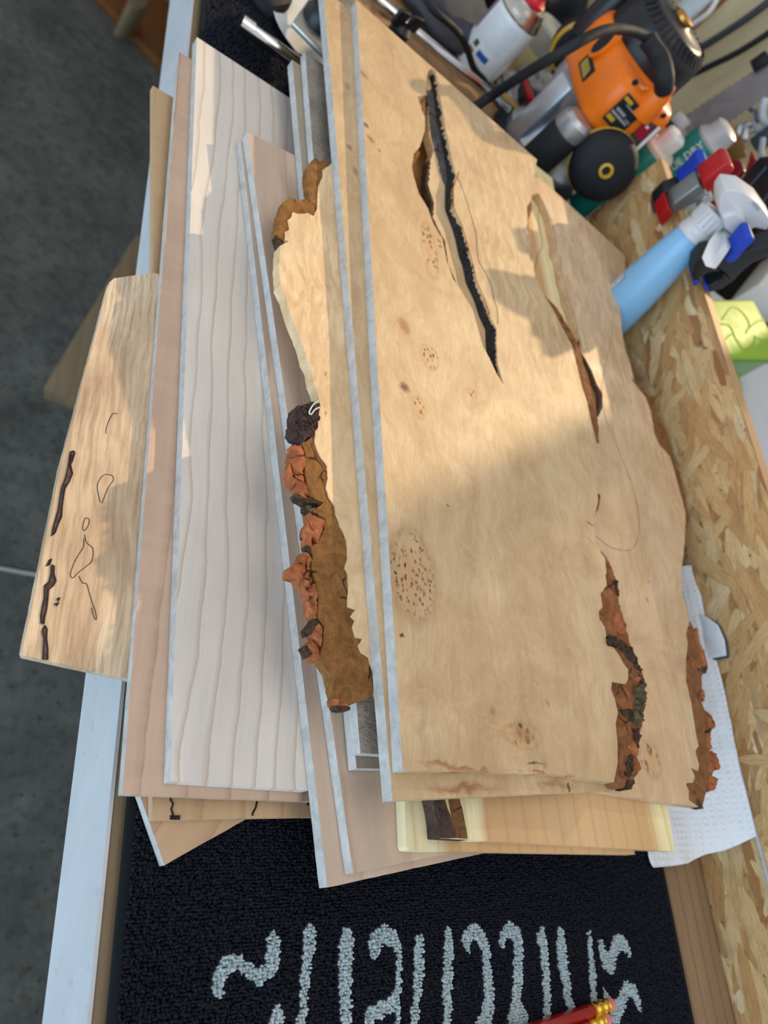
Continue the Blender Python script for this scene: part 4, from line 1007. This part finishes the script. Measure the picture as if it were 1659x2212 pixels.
# chrome rods, plate and knob of a guide fence
fence = empty('guide_fence', (.30, .62, ZB), 'steel guide fence with two chrome rods and black knobs behind the pile', 'fence')
for a, b, z in (((800, -12), (1098, 237), .012), ((527, 55), (655, 147), .014)):
    A_, B_ = P(*a, z), P(*b, z); rd = MB().tube([A_, B_], .0052, 20).build('rod', chrome, fence, bevel=.0008)
    MB().tube([A_ - (B_ - A_).normalized() * .003, A_ + (B_ - A_).normalized() * .006], .0066, 18).build('rod_end', chrome, rd)
pl = MB().prism([P(632, 48, .034), P(697, 114, .034), P(697, 114, .034) + Vector((.030, -.002, 0)), P(632, 48, .034) + Vector((.055, .10, 0)), P(672, -10, .034)], (0, 0, -.0035)).build('steel_plate', plain('brushed_steel', (.56, .54, .47), .35, .8), fence, bevel=.0006)
for px, py, z, r_ in ((688, 50, .036, .013),): MB().lathe([(r_, 0), (r_, .006), (r_ * .8, .010), (r_ * .3, .011)], Matrix.Translation(P(px, py, z - .0015)), 24).build('knob', black, fence)
MB().tube([P(655, 40, .031), P(655, 40, .013)], .004, 10).build('plate_post', alu, fence)
kq = P(868, 62, .020); kn = MB().lathe([(.009, -.012), (.010, 0), (.006, .004)], Matrix.Translation(kq), 20).build('clamp_knob', black, fence)
for s in (-1, 1): MB().box(kq + Vector((.008 * s, .004 * s, .008)), (.014, .004, .014), .5).build('wing', black, kn, bevel=.0012)

# paper, cloth, bag, odds and ends on the far bench
paper = plain('paper', (.72, .72, .70), .7, var=.03)
rows = []
for i in range(9):
    r = []
    for j in range(7):
        a = lerp((641, 112), (588, -30), i / 8); b = lerp((712, 150), (760, -60), i / 8); bend = -18 * math.sin(math.pi * i / 8)
        c_ = lerp(a, b, j / 6); r.append(P(c_[0] + bend * (1 - j / 6), c_[1], .0020 + .0045 * math.sin(math.pi * i / 8) * (1 - j / 7)))
    rows.append(r)
pp = MB(); shell(pp, rows, .0004); tag(pp.build('paper_sheet', paper), 'curled white paper sheet under the steel fence plate', 'paper')


def lump(name, label, cat, c, size, m_, amp=.25, seed=0, sub=4, loc_z=ZB):
    bm = bmesh.new(); bmesh.ops.create_icosphere(bm, subdivisions=sub, radius=1.0)
    v = []
    for p in bm.verts:
        d = p.co.normalized(); k = 1 + amp * noise.hetero_terrain((d.x * 1.6 + seed, d.y * 1.6, d.z * 1.6), .8, 2.1, 4, .4)
        v.append(Vector((c[0] + d.x * k * size[0], c[1] + d.y * k * size[1], max(loc_z, loc_z + (d.z * k + .75) * size[2]))))
    f = [tuple(q.index for q in p.verts) for p in bm.faces]; bm.free()
    return tag(MB().add(v, f).build(name, m_, angle=70), label, cat)


cloth = plain('grey_cloth', (.055, .06, .07), .9, bump=.5); bagm = plain('dark_bag', (.006, .008, .014), .8)
c_ = P(930, 60, ZB); lump('cloth', 'crumpled dark grey rag behind the chrome rod', 'cloth', (c_.x + .010, c_.y + .04), (.060, .055, .018), cloth, .22, 3)
c_ = P(1050, 10, ZB); lump('bag', 'black fabric bag behind the aerosol can', 'bag', (c_.x + .03, c_.y + .07), (.10, .09, .05), bagm, .2, 9)
c_ = P(553, 10, ZB); lump('tool_pouch', 'small black pouch at the top beside the curled paper', 'pouch', (c_.x + .0, c_.y + .022), (.024, .036, .014), matte, .18, 5, 3)
for k, (px, py, lab) in enumerate(((812, 6, 'torn white paper scrap farther up beside the chrome rod'), (836, 30, 'torn white paper scrap nearer the black wing knob'))):
    c_ = P(px, py, ZB); pts = rough_line([(c_.x + .011 * math.cos(t), c_.y + .007 * math.sin(t + .4)) for t in [i * .7 for i in range(9)]], .0012, .002)
    mb = MB(); sheet(mb, pts, ZB + .006, ZB + .0012, grid=.003, disp=lambda x, y: .0022 * noise.noise((x * 250, y * 250, k))); tag(mb.build('paper_scrap', paper), lab, 'paper', 'torn paper scraps')
MB_ = MB().tube(smooth_path([P(905, -30, .036), P(935, 20, .040), P(980, 60, .036), P(1005, 95, .026), P(1025, 150, .006), P(1050, 172, 0), P(1075, 165, 0), P(1100, 180, 0), P(1085, 200, 0), P(1055, 185, 0)], 6), .0034, 12)
tag(MB_.build('cable', matte), 'black power cable looping from the grey rag to the can', 'cable')
tag(MB().tube(smooth_path([PX(1180, -20, .66), PX(1200, 12, .655), PX(1240, 18, .652), PX(1275, 35, .652), PX(1305, 55, .66)], 6), .0022, 10).build('cable', plain('pale_cable', (.55, .66, .60), .4)), 'thin whitish cable above the router', 'cable')
q = P(1128, 146, ZB); jar = empty('jar', (q.x, q.y, ZB), 'round jar with yellowish lower half between can and router', 'jar')
MB().lathe([(.024, ZB), (.026, ZB + .003), (.026, .026), (.025, .028)], Matrix.Translation(q), 30).build('contents', plain('pale_yellow', (.40, .35, .17), .5), jar)
MB().lathe([(.026, .028), (.0265, .030), (.0265, .050), (.024, .053)], Matrix.Translation(q), 30).build('upper_wall', plain('cloudy_glass', (.33, .33, .29), .3), jar)
q = P(1172, 150, ZB); tag(MB().lathe([(.020, ZB), (.021, .004), (.021, .022), (.017, .026), (.006, .027)], Matrix.Translation(q), 28).build('tape_roll', black), 'black tape roll partly hidden behind the router cord', 'tape')
kq = [P(1128, 168, .012), P(1146, 222, .012)]
kn = empty('utility_knife', tuple(kq[0].lerp(kq[1], .5)), 'red and black utility knife beside the router base', 'knife')
d_ = (kq[1] - kq[0]); m_ = MZ(kq[0].lerp(kq[1], .5), (0, 0, 1), d_)
MB().box((0, 0, 0), (d_.length * .95, .010, .009), m=m_).build('red_body', red, kn, bevel=.002)
for s in (-1, 1): MB().box((-.002, .0085 * s, -.003), (d_.length * 1.05, .006, .010), m=m_).build('black_grip', matte, kn, bevel=.0015)
cq = P(1163, 210, ZB); lump('plastic_bag', 'crumpled clear grey plastic bag between knife and router', 'bag', (cq.x - .004, cq.y + .004), (.026, .022, .014), plain('film', (.22, .20, .19), .2, spec=.8), .3, 2, 4)
cq = P(1080, 175, ZB); lump('plastic_wrap', 'crumpled clear wrap at the foot of the can', 'wrap', (cq.x + .012, cq.y - .012), (.022, .022, .010), plain('film_clear', (.28, .27, .26), .15, spec=.8), .32, 6, 4)
tag(MB().box((0, 0, 0), ((P(1124, 242, .004) - P(1078, 196, .004)).length, .009, .004), m=MZ(P(1101, 219, .004), (0, 0, 1), P(1124, 242, .004) - P(1078, 196, .004))).build('folding_rule', plain('ochre', (.52, .28, .05), .5), bevel=.0008), 'short orange wooden rule beside the chrome rod', 'ruler')
tag(MB().prism([PX(*q, .70) for q in ((1105, 155), (1250, -20), (1370, -20), (1205, 190), (1150, 215))], (.012, 0, 0)).build('plank', plank('back_plank', (0, 0, 0), lin(178, 158, 128), lin(150, 128, 100), spacing=.02), bevel=.001), 'upright beige plank standing behind aerosol can and router', 'plank')

# teal cartridges
teal = plain('teal_plastic', (.004, .20, .165), .35, var=.06)


def text(body, size, M, m_, par, name='lettering', depth=.0002):
    cu = bpy.data.curves.new('t', 'FONT'); cu.body = body; cu.size = size; cu.extrude = depth; cu.align_x = 'CENTER'; cu.align_y = 'CENTER'; cu.resolution_u = 2
    o = bpy.data.objects.new('t', cu); C.objects.link(o); dg = bpy.context.evaluated_depsgraph_get()
    me = o.evaluated_get(dg).to_mesh(); v = [M @ p.co for p in me.vertices]; f = [tuple(p.vertices) for p in me.polygons]
    bpy.data.objects.remove(o); return MB().add(v, f).build(name, m_, par, flat=True)


for (x, y, r_, zt_, lab, wcap) in ((.567, .657, .021, .088, 'teal glue cartridge with chunky white cap behind the router knob', True), (.612, .668, .021, .122, 'teal cartridge with white lettering standing behind the strand board', False)):
    t_ = empty('cartridge', (x, y, ZB), lab, 'cartridge'); M = Matrix.Translation((x, y, 0))
    MB().lathe([(r_, ZB), (r_, zt_ - .004), (r_ * .93, zt_)], M, 36).build('tube', teal, t_)
    if wcap:
        cpo = MB().lathe([(.019, zt_ - .001), (.0195, zt_ + .004), (.016, zt_ + .007)], M, 28).build('shoulder', plain('cream', (.66, .60, .48), .4), t_)
        MB().lathe([(.0125, zt_ + .006), (.013, zt_ + .022), (.010, zt_ + .025)], M, 6).build('cap', whitep, t_, bevel=.0012)
        for k in range(3): MB().box((x - .0212 * .75, y - .0212 * .66, .056 + .0), (.0003, .0008, .020 - .004 * k), -.85, m=None).build('printed_line', whitep, t_) if k == 0 else MB().box((x - .0212 * (.78 - .06 * k), y - .0212 * (.63 + .07 * k), .056), (.0003, .0008, .020 - .004 * k), -.85).build('printed_line', whitep, t_)
    else:
        MB().lathe([(.019, zt_), (.020, zt_ + .003), (.015, zt_ + .010), (.014, zt_ + .02), (.010, zt_ + .022)], M, 28).build('cap', plain('grey_cap', (.42, .42, .42), .4), t_)
        n_ = Vector((-.80, -.60, 0)).normalized(); up = Vector((-.60, .80, 0)).normalized() * 1.0
        T_ = Matrix.Translation(Vector((x, y, .098)) + n_ * (r_ + .0003)) @ Matrix((Vector((0, 0, 1)), up, n_)).transposed().to_4x4()
        text('BLUE DRY', .0105, T_, whitep, t_)

# plywood wall panel, saw blade and cables behind
ply = NT('plywood'); pc = ply.coord(); k_ = ply.noise(ply.mapped(pc, 0, (1, .5, .08)), 30, 4, .6)
plym = ply.out(ply.ramp(k_, [(.3, lin(176, 160, 122)), (.7, lin(204, 190, 152))]), .6)
tag(MB().box((.815, 1.03, .0), (.014, .46, .46)).build('plywood_panel', plym, bevel=.001), 'upright pale plywood sheet with two cables hanging before it', 'panel')
for i, (pts, lab) in enumerate(((((1490, 118), (1560, 75), (1620, 35), (1670, -5), (1720, -60)), 'dark cable hanging nearer the white trunking on the plywood'), (((1488, 165), (1540, 140), (1600, 110), (1670, 65), (1730, 20)), 'dark cable hanging nearer the grey saw blade'))):
    tag(MB().tube(smooth_path([PX(*q, .79) for q in pts], 6), .0042 if i else .0050, 12).build('cable', matte if i else plain('grey_cable', (.04, .045, .055), .5)), lab, 'cable', 'cables on the plywood')
teeth = []
up_e, dn_e = ((1466, 262), (1672, 126)), ((1500, 312), (1690, 180))
for k in range(29): q = lerp(*up_e, k / 28); teeth.append((q[0] - (3 if k % 2 else 0), q[1] - (4 if k % 2 else 0)))
for k in range(28, -1, -1): q = lerp(*dn_e, k / 28); teeth.append((q[0] + (3 if k % 2 else 0), q[1] + (5 if k % 2 else 0)))
sw_ = MB().prism([PX(*q, .745) for q in teeth], (.0015, 0, 0)).build('saw_blade', plain('saw_steel', (.34, .32, .33), .45, .6), flat=True); tag(sw_, 'wide grey saw blade with toothed edges hanging before the plywood', 'saw')
MB().prism([PX(*q, .744) for q in ((1622, 136), (1655, 112), (1672, 130), (1630, 158))], (-.004, 0, 0)).build('handle', black, sw_, bevel=.001)
tag(MB().prism([PX(*q, .735) for q in ((1449, 258), (1468, 238), (1482, 256), (1462, 276))], (.02, 0, 0)).build('plug', whitep, bevel=.002), 'white plastic plug beside the router below the plywood', 'plug')
tag(MB().prism([PX(*q, .80) for q in ((1436, 40), (1500, -30), (1560, -30), (1468, 58))], (.012, 0, 0)).build('cable_trunking', plain('trunking', (.66, .74, .78), .4), bevel=.002), 'flat white cable trunking rising behind the router cap', 'trunking')
tag(MB().prism([PX(*q, .806) for q in ((1468, 62), (1560, -30), (1600, -30), (1480, 80))], (.02, 0, 0)).build('batten', plank('brown_batten', (0, 0, 0), lin(150, 100, 52), lin(110, 70, 36))), 'brown wooden batten beside the white trunking', 'batten')
tag(MB().tube(smooth_path([PX(1474, 68, .79), PX(1500, 50, .79), PX(1530, 28, .79), PX(1548, 0, .79), PX(1560, -30, .79)], 5), .0034, 10).build('cable', whitep), 'white cable in front of the brown batten', 'cable')
tag(MB().tube(smooth_path([P(1436, 235, .10), P(1440, 262, .095), P(1458, 285, .09), P(1455, 318, .07), P(1440, 345, .03)], 5), .0040, 10).build('cable', matte), 'black cable curling beside the white capped cartridge', 'cable')

# spring clamps on the panel
blue = plain('blue_rubber', (.008, .045, .40), .45)


def flat_tool(name, label, cat, loc, pieces, y, th, fn=PY, group=None):
    t_ = empty(name, loc, label, cat, group)
    for nm, m_, px, dy, w in pieces:
        e = (0, w, 0) if fn is PY else (w, 0, 0)
        MB().prism([fn(*q, y + dy) for q in px], e).build(nm, m_, t_, bevel=.0018, seg=3)
    return t_


flat_tool('spring_clamp', 'black spring clamp with blue tips gripping the panel above the green box', 'clamp', tuple(PY(1520, 610, .44)), [
    ('jaw', black, ((1496, 598), (1500, 575), (1520, 553), (1550, 548), (1590, 552), (1625, 540), (1668, 530), (1700, 520), (1700, 538), (1660, 556), (1625, 570), (1602, 590), (1585, 608), (1560, 625), (1532, 634), (1526, 622), (1545, 612), (1560, 602), (1562, 592), (1552, 587), (1532, 590), (1514, 600), (1512, 612), (1500, 614)), -.008, .016),
    ('blue_handle', blue, ((1565, 562), (1572, 571), (1590, 566), (1612, 540), (1632, 520), (1626, 510), (1612, 512), (1590, 538)), -.010, .016),
    ('blue_pad', blue, ((1497, 612), (1509, 605), (1513, 614), (1500, 621)), -.009, .018), ('blue_pad', blue, ((1522, 618), (1530, 620), (1534, 634), (1526, 632)), -.009, .018)], .44, .016)
flat_tool('spring_clamp', 'black spring clamp with blue handle gripping the far end of the panel', 'clamp', tuple(PY(1420, 460, .54)), [
    ('jaw', black, ((1411, 460), (1414, 438), (1436, 415), (1462, 404), (1482, 404), (1478, 412), (1452, 424), (1434, 442), (1428, 458), (1414, 465)), -.008, .014),
    ('blue_handle', blue, ((1466, 398), (1474, 408), (1490, 402), (1514, 376), (1533, 356), (1526, 348), (1510, 350), (1488, 378)), -.009, .016),
    ('blue_pad', blue, ((1413, 456), (1427, 450), (1429, 460), (1416, 466)), -.009, .016)], .545, .014)
flat_tool('spring_clamp', 'grey metal spring clamp with red dipped handle and red tip', 'clamp', tuple(PY(1440, 470, .52)), [
    ('channel', plain('clamp_steel', (.24, .25, .26), .4, .7), ((1448, 455), (1455, 440), (1512, 398), (1526, 416), (1458, 466)), -.010, .018),
    ('red_tip', red, ((1422, 476), (1444, 447), (1457, 466), (1430, 492)), -.011, .020),
    ('red_handle', red, ((1516, 396), (1530, 384), (1568, 354), (1582, 356), (1587, 368), (1574, 384), (1530, 419)), -.012, .020),
    ('lower_jaw', steel, ((1478, 452), (1538, 422), (1546, 432), (1500, 462), (1486, 470)), .010, .012),
    ('spring', steel, ((1502, 446), (1520, 428), (1534, 422), (1536, 426), (1522, 434), (1508, 450)), -.006, .003)], .522, .018)
dred = plain('dark_red', (.20, .005, .010), .35)
flat_tool('bar_clamp', 'dark red clamp bar hanging beside the blue spray bottle', 'clamp', tuple(PY(1466, 600, .475)), [('bar', dred, ((1457, 582), (1466, 604), (1530, 566), (1620, 500), (1612, 478), (1530, 530)), 0, .008)], .475, .008)
flat_tool('clamp_rack', 'dark red clamp frame standing behind the red handled clamp', 'clamp', tuple(PX(1520, 460, .60)), [('frame', dred, ((1488, 420), (1530, 350), (1560, 336), (1600, 346), (1606, 366), (1580, 400), (1530, 440), (1500, 450)), 0, .006), ('frame', red, ((1556, 420), (1602, 384), (1598, 396), (1570, 440), (1545, 470), (1530, 452)), -.006, .005), ('frame', dred, ((1602, 395), (1622, 322), (1636, 352), (1612, 394)), -.004, .005)], .60, .006, PX)
flat_tool('black_case', 'black ribbed case standing behind the spray bottle head', 'case', tuple(PX(1640, 480, .59)), [
    ('shell', plain('case_black', (.006, .008, .014), .5), ((1578, 412), (1640, 338), (1700, 330), (1700, 520), (1640, 500), (1590, 440)), 0, .05)] + [
    ('rib', plain('case_rib', (.03, .05, .06), .5), ((x, y), (x + 50, y - 58), (x + 52, y - 54), (x + 3, y + 3)), -.002, .004) for x, y in ((1604, 414), (1640, 438))], .59, .05, PX)
tag(MB().box((1.02, .88, .06), (.02, .30, .34)).build('cavity_backing', plain('cavity_dark', (.012, .008, .006), .8)), 'dark cupboard holding tools behind the clamps', 'backing')  # near-black sheet stands for the shade of the cavity behind the tools
tag(MB().prism([PX(*q, .69) for q in ((1533, 284), (1558, 256), (1576, 262), (1602, 304), (1610, 332), (1580, 344))], (.006, 0, 0)).build('cardboard', plain('cardboard', lin(128, 92, 48), .8), bevel=.001), 'folded brown cardboard piece under the saw blade', 'cardboard')
for i, (pts, r_, m_, lab) in enumerate((
        (((1652, 215), (1646, 240), (1650, 262), (1664, 272)), .004, plain('cable_white', (.40, .46, .50), .5), 'whitish cable loop at the right edge among dark tools'),
        (((1630, 232), (1628, 258), (1636, 284), (1648, 274), (1644, 246)), .0026, greyp, 'grey cable loop left of the whitish loop'),
        (((1622, 236), (1632, 244), (1636, 262)), .0030, plain('dim_cable', (.10, .10, .11), .5), 'dim grey cable end beside the cable loops'))):
    tag(MB().tube(smooth_path([PX(*q, .70) for q in pts], 6), r_, 10).build('cable', m_), lab, 'cable')
tag(MB().prism([PX(*q, .69) for q in ((1616, 300), (1665, 264), (1680, 285), (1628, 322))], (.012, 0, 0)).build('hand_tool', plain('slate_plastic', (.035, .050, .065), .5), bevel=.003), 'slate grey tool handle before the dark cupboard', 'tool')
for (px, py, lab) in ((1598, 277, 'small steel tool tip nearer the cardboard'), (1612, 283, 'small steel tool tip nearer the slate handle')):
    w = PX(px, py, .70); tag(MB().tube([w + Vector((0, -.010, -.006)), w, w + Vector((.02, .012, .012))], [.0045, .0045, .0038], 14).build('tool_tip', steel, bevel=.001), lab, 'tool', 'steel tool tips')
tag(MB().tube(smooth_path([PX(*q, .66) for q in ((1648, 300), (1645, 330), (1652, 352))], 5), [.003] * 11, 10).build('tool_rod', greyp), 'thin grey rod under the slate handle', 'tool')

# spray bottle leaning at the panel
b0, b1 = Vector((.5005, .4400, ZB)), Vector((.4925, .4590, .100)); ax = (b1 - b0).normalized()
bot = empty('spray_bottle', tuple(b0), 'light blue spray bottle with clear trigger head against the strand board', 'bottle')
M = MZ(b0, ax, (0, -1, 0)); rb = .0198
MB().lathe([(rb * .9, 0), (rb, .003), (rb, .046), (rb * .96, .070), (rb * .80, .112), (rb * .68, .129), (rb * .62, .132)], M, 40).build('body', plain('blue_plastic', lin(132, 184, 222), .3, var=.03), bot)
frost = NT('frosted'); frost_m = frost.out((.82, .82, .84), .35, spec=.5, Transmission_Weight=.35, Subsurface_Weight=0.0)
ck = MB().lathe([(.0140, .130), (.0142, .134), (.0132, .135), (.0132, .139), (.0118, .140), (.0115, .153), (.0100, .155)], M, 32).build('collar', frost_m, bot, angle=50)
for k in range(18):
    a = 2 * math.pi * k / 18
    ck_ = MB().box((.0118 * math.cos(a), .0118 * math.sin(a), .147), (.0012, .0014, .011), m=M) if k == 0 else ck_.box((.0118 * math.cos(a), .0118 * math.sin(a), .147), (.0012, .0014, .011), m=M)
ck_.build('collar_rib', frost_m, bot)['kind'] = 'stuff'
yb_ = .468
for nm, px, dy, w in (('trigger_hood', ((1553, 458), (1555, 428), (1568, 410), (1602, 414), (1640, 440), (1668, 480), (1656, 498), (1632, 492), (1612, 500), (1592, 516), (1576, 502), (1562, 480)), -.013, .018),
                      ('pump_barrel', ((1560, 470), (1590, 460), (1612, 476), (1606, 500), (1584, 512), (1566, 496)), -.017, .026)):
    MB().prism([PY(*q, yb_ + dy) for q in px], (0, w, 0)).build(nm, frost_m, bot, bevel=.0024, seg=3)
MB().prism([PY(*q, yb_ + d) for q, d in (((1574, 492), 0), ((1597, 512), 0), ((1576, 542), -.042), ((1546, 584), -.058), ((1523, 577), -.058), ((1540, 538), -.042))], (-.002, .009, 0)).build('trigger_lever', frost_m, bot, bevel=.0018, seg=3)
MB().prism([PY(*q, yb_ - .0135) for q in ((1624, 434), (1642, 450), (1638, 454), (1626, 440))], (0, -.0006, 0)).build('slot', greyp, bot)
n_ = Vector((-.55, -.83, 0)).normalized(); n_ = (n_ - ax * n_.dot(ax)).normalized(); sd = ax.cross(n_)
lbm = NT('bottle_label'); lc = lbm.coord(); bars = lbm.math('GREATER_THAN', lbm.noise(lbm.mapped(lc, 0, (1, 1, 1)), 900, 1), .5)
lb_m = lbm.out(lbm.mix(lbm.math('MULTIPLY', bars, .6), (.62, .66, .68), (.20, .24, .28)), .4)
rows = []
for k in range(8):
    a = 1.02 + .42 * k / 7
    d_ = n_ * math.cos(a) - sd * math.sin(a); rows.append([b0 + ax * h + d_ * (rb * (1.004 if h < .06 else .985) + .0001) for h in (.046, .056, .066, .076)])
mb = MB(); shell(mb, rows, .0003, tuple(-n_)); mb.build('label', lb_m, bot)

# table, boxes and lunch box beyond the panel
tag(MB().box((.95, .10, .012), (.80, 1.06, .03)).build('white_table', plain('white_laminate', (.66, .68, .72), .4, var=.03), bevel=.003), 'white table top beyond the strand board panel', 'table')
wb = MB().prism([P(1572, 655, .0275), P(1640, 570, .0275), P(1720, 620, .0275), P(1690, 715, .0275)], (0, 0, .040)).build('white_box', plain('white_card', (.72, .71, .69), .6, var=.02), bevel=.002); tag(wb, 'plain white box behind the green lunch box', 'box')
green = plain('green_plastic', (.30, .50, .015), .55, var=.05); dgreen = plain('green_rim', (.10, .33, .01), .3)
gq = [P(*q, .078) for q in ((1520, 645), (1626, 645), (1696, 772), (1572, 770))]
gb = empty('lunch_box', tuple(sum(gq, Vector()) / 4 - Vector((0, 0, .051))), 'lime green plastic lunch box with embossed petals on white table', 'box')
ctr = sum(gq, Vector()) / 4
MB().prism([ctr + (p - ctr) * .94 - Vector((0, 0, .012)) for p in gq], (0, 0, -.0385)).build('tub', dgreen, gb, bevel=.006, seg=4)
MB().prism([ctr + (p - ctr) * 1.03 - Vector((0, 0, .008)) for p in gq], (0, 0, -.006)).build('rim', dgreen, gb, bevel=.0025, seg=3)
MB().prism(gq, (0, 0, -.009)).build('lid', green, gb, bevel=.004, seg=4)
for pts in (((1560, 690), (1580, 665), (1600, 672), (1618, 700), (1610, 720)), ((1590, 735), (1605, 755), (1622, 750), (1632, 730)), ((1560, 740), (1580, 722), (1590, 735)), ((1612, 715), (1635, 695), (1650, 692)), ((1628, 728), (1650, 736), (1668, 740)), ((1555, 700), (1575, 705), (1590, 735))):
    MB().tube(smooth_path([P(*q, .0780) for q in pts], 5), .0011, 8).build('embossed_petal', green, gb)
MB().prism([P(*q, .05) for q in ((1584, 806), (1596, 806), (1607, 846), (1600, 852), (1590, 846))], (0, 0, -.004)).build('latch', green, gb, bevel=.0012)

# paper towel between the boards and the panel
tw = NT('paper_towel'); tc = tw.coord(); wv = tw.n('TexVoronoi', {'Vector': tc, 'Scale': 260, 'Randomness': .15}, feature='F1').outputs['Distance']
towel_m = tw.out((.74, .75, .77), .85, tw.math('ADD', tw.rng(wv, .1, .5, 1, 0, True), tw.noise(tc, 120, 3)), .45, .0009, spec=.15)
R_ = [(1492, 1222, .0), (1503, 1262, 0), (1512, 1280, 0), (1522, 1330, 0), (1540, 1400, 0), (1562, 1480, 0), (1580, 1570, 0), (1592, 1640, 0), (1608, 1700, 0), (1622, 1755, 0), (1633, 1806, 0)]
rpt = [Vector((x, y)) for x, y, _ in R_]
lft = [(1400, 1224), (1400, 1300), (1398, 1400), (1398, 1500), (1398, 1600), (1396, 1700), (1394, 1760), (1393, 1800), (1394, 1830), (1400, 1858), (1414, 1874)]
bottom = [(1414, 1874), (1455, 1873), (1490, 1868), (1525, 1848), (1565, 1840), (1600, 1826), (1633, 1806)]
rows = []; NR, NC = 44, 26
RR, LL = resample([tuple(p) for p in rpt], NR), resample(lft, NR)
BB = resample(bottom, NC)
for i in range(NR):
    a3 = P(LL[i].x, LL[i].y, .0030); b3 = PX(RR[i].x, RR[i].y, PXX - .0035); s = i / (NR - 1); r = []
    mid = Vector((.497, (a3.y * .35 + b3.y * .65), .0035))
    for j in range(NC):
        t = j / (NC - 1); q = a3 * (1 - t) ** 2 + mid * 2 * t * (1 - t) + b3 * t * t
        if i > NR - 12:                                      # near edge follows the ragged hem
            k = (i - (NR - 12)) / 11; h3 = P(BB[j].x, BB[j].y, q.z); q = q.lerp(Vector((h3.x, h3.y, q.z)), k ** 2 * .8)
        w = .0016 * noise.noise((q.x * 60, q.y * 45, 4)) + .0007 * noise.noise((q.x * 200, q.y * 170, 8))
        q = q + Vector((-abs(w) * .8 * t, 0, abs(w) + .0016 * math.sin(14 * t + 5 * s) * t * (1 - t) * 2))
        q.x = min(q.x, PXX - .0030); r.append(q)
    rows.append(r)
mb = MB(); shell(mb, rows, .0007, (-.4, 0, -.9)); tag(mb.build('paper_towel', towel_m, angle=70), 'embossed white paper towel tucked under the right end of the pile', 'towel')
sc_ = flat_tool('scraper', 'white plastic scraper with painted shade edge leaning on the strand board', 'scraper', tuple(PX(1545, 1410, PXX - .008)), [
    ('blade', plain('white_blade', (.72, .73, .76), .4), ((1512, 1325), (1528, 1334), (1550, 1350), (1564, 1382), (1568, 1416), (1540, 1421), (1510, 1425)), 0, .0012),
    ('shade_edge', plain('shade_edge', (.05, .045, .045), .6), ((1512, 1325), (1528, 1334), (1552, 1348), (1568, 1382), (1574, 1420), (1540, 1427), (1510, 1430)), .0013, .0030)], PXX - .0062, .001, PX)  # dark plate offset behind the blade paints its shaded side
tag(MB().tube(smooth_path([PX(*q, PXX - .0015) for q in ((1578, 1585), (1592, 1640), (1612, 1720), (1636, 1815), (1662, 1915), (1690, 2040))], 4), .00095, 8).build('cord', plain('grey_cord', (.42, .45, .50), .5)), 'thin grey cord running along the strand board behind the towel', 'cord')

# two pencils
pr = plain('pencil_red', (.32, .006, .010), .25, var=.05); pink = plain('eraser', (.75, .24, .22), .7)
for (a, b, lab) in (((1322, 2169), (1198, 2211), 'red pencil with brass ferrule on the lettered mat, upper of two'), ((1313, 2202), (1189, 2246), 'red pencil with brass ferrule, lower of two, cut off by the picture edge')):
    A_, B_ = P(*a, .0037), P(*b, .0037); d_ = (B_ - A_).normalized(); rr = .0034
    t_ = empty('pencil', tuple(A_ + d_ * .05 - Vector((0, 0, .0037))), lab, 'pencil', 'red pencils on the mat'); B_ = A_ + d_ * .15
    MB().tube([A_ + d_ * .017, B_], rr, 6).build('shaft', pr, t_, bevel=.0003)
    MB().lathe([(rr * r_, z) for r_, z in ((1.0, 0), (1.06, .0005), (1.0, .001), (1.0, .003), (1.08, .0036), (1.0, .0042), (1.08, .0048), (1.0, .0054), (1.0, .0085), (1.08, .0091), (1.0, .0097), (1.08, .0103), (1.0, .0109), (1.0, .0125))], MZ(A_ + d_ * .005, d_), 24).build('ferrule', gold, t_, angle=20)
    MB().lathe([(rr * .80, 0), (rr * .95, .0012), (rr * .96, .006)], MZ(A_, d_), 20).build('eraser', pink, t_)

# floor level
tan = plank('trestle_wood', (0, 0, 0), lin(132, 112, 84), lin(104, 84, 60), spacing=.02)
a, b = P(330, 480, -.60), P(140, 905, -.76); d_ = (b - a)
tag(MB().box((0, 0, 0), (d_.length, .055, .03), m=MZ(a.lerp(b, .5), (-.3, 0, 1), d_)).build('trestle_leg', tan, bevel=.002), 'slanting tan trestle leg below the left boards', 'trestle')
a = P(205, 5, -.80); b = P(385, 200, -.80); e_ = (b - a).normalized(); nn = Vector((-e_.y, e_.x, 0)); nn = nn if nn.x > 0 else -nn
tag(MB().prism([a - e_ * .25, b + e_ * .35, b + e_ * .35 + nn * .2, a - e_ * .25 + nn * .2], (0, 0, .02)).build('brown_panel', plank('brown_sheet', (0, 0, 0), lin(118, 72, 34), lin(84, 48, 22), spacing=.05), bevel=.002), 'orange brown wooden sheet lying on the floor at top left', 'panel')
g_ = [P(*q, -.60) for q in ((390, 205), (405, 100), (425, 55), (440, 20), (455, 10), (470, 25), (500, 10), (540, 60), (480, 260))]
tag(MB().prism(g_, (0, 0, -.05)).build('curved_offcut', plank('drab_wood', (0, 0, 0), lin(112, 98, 70), lin(88, 74, 50), spacing=.03), bevel=.003), 'drab brown board with curved end below the bench corner', 'board')
g_ = [P(300 + 20 * math.cos(t) * 1.1, 2 + 17 * math.sin(t), -.70) for t in [i * math.pi / 8 for i in range(16)]]
tag(MB().prism(g_, (0, 0, -.08)).build('rounded_block', plain('drab_block', lin(120, 104, 76), .8), bevel=.003), 'rounded drab block on the brown sheet at top left', 'block')
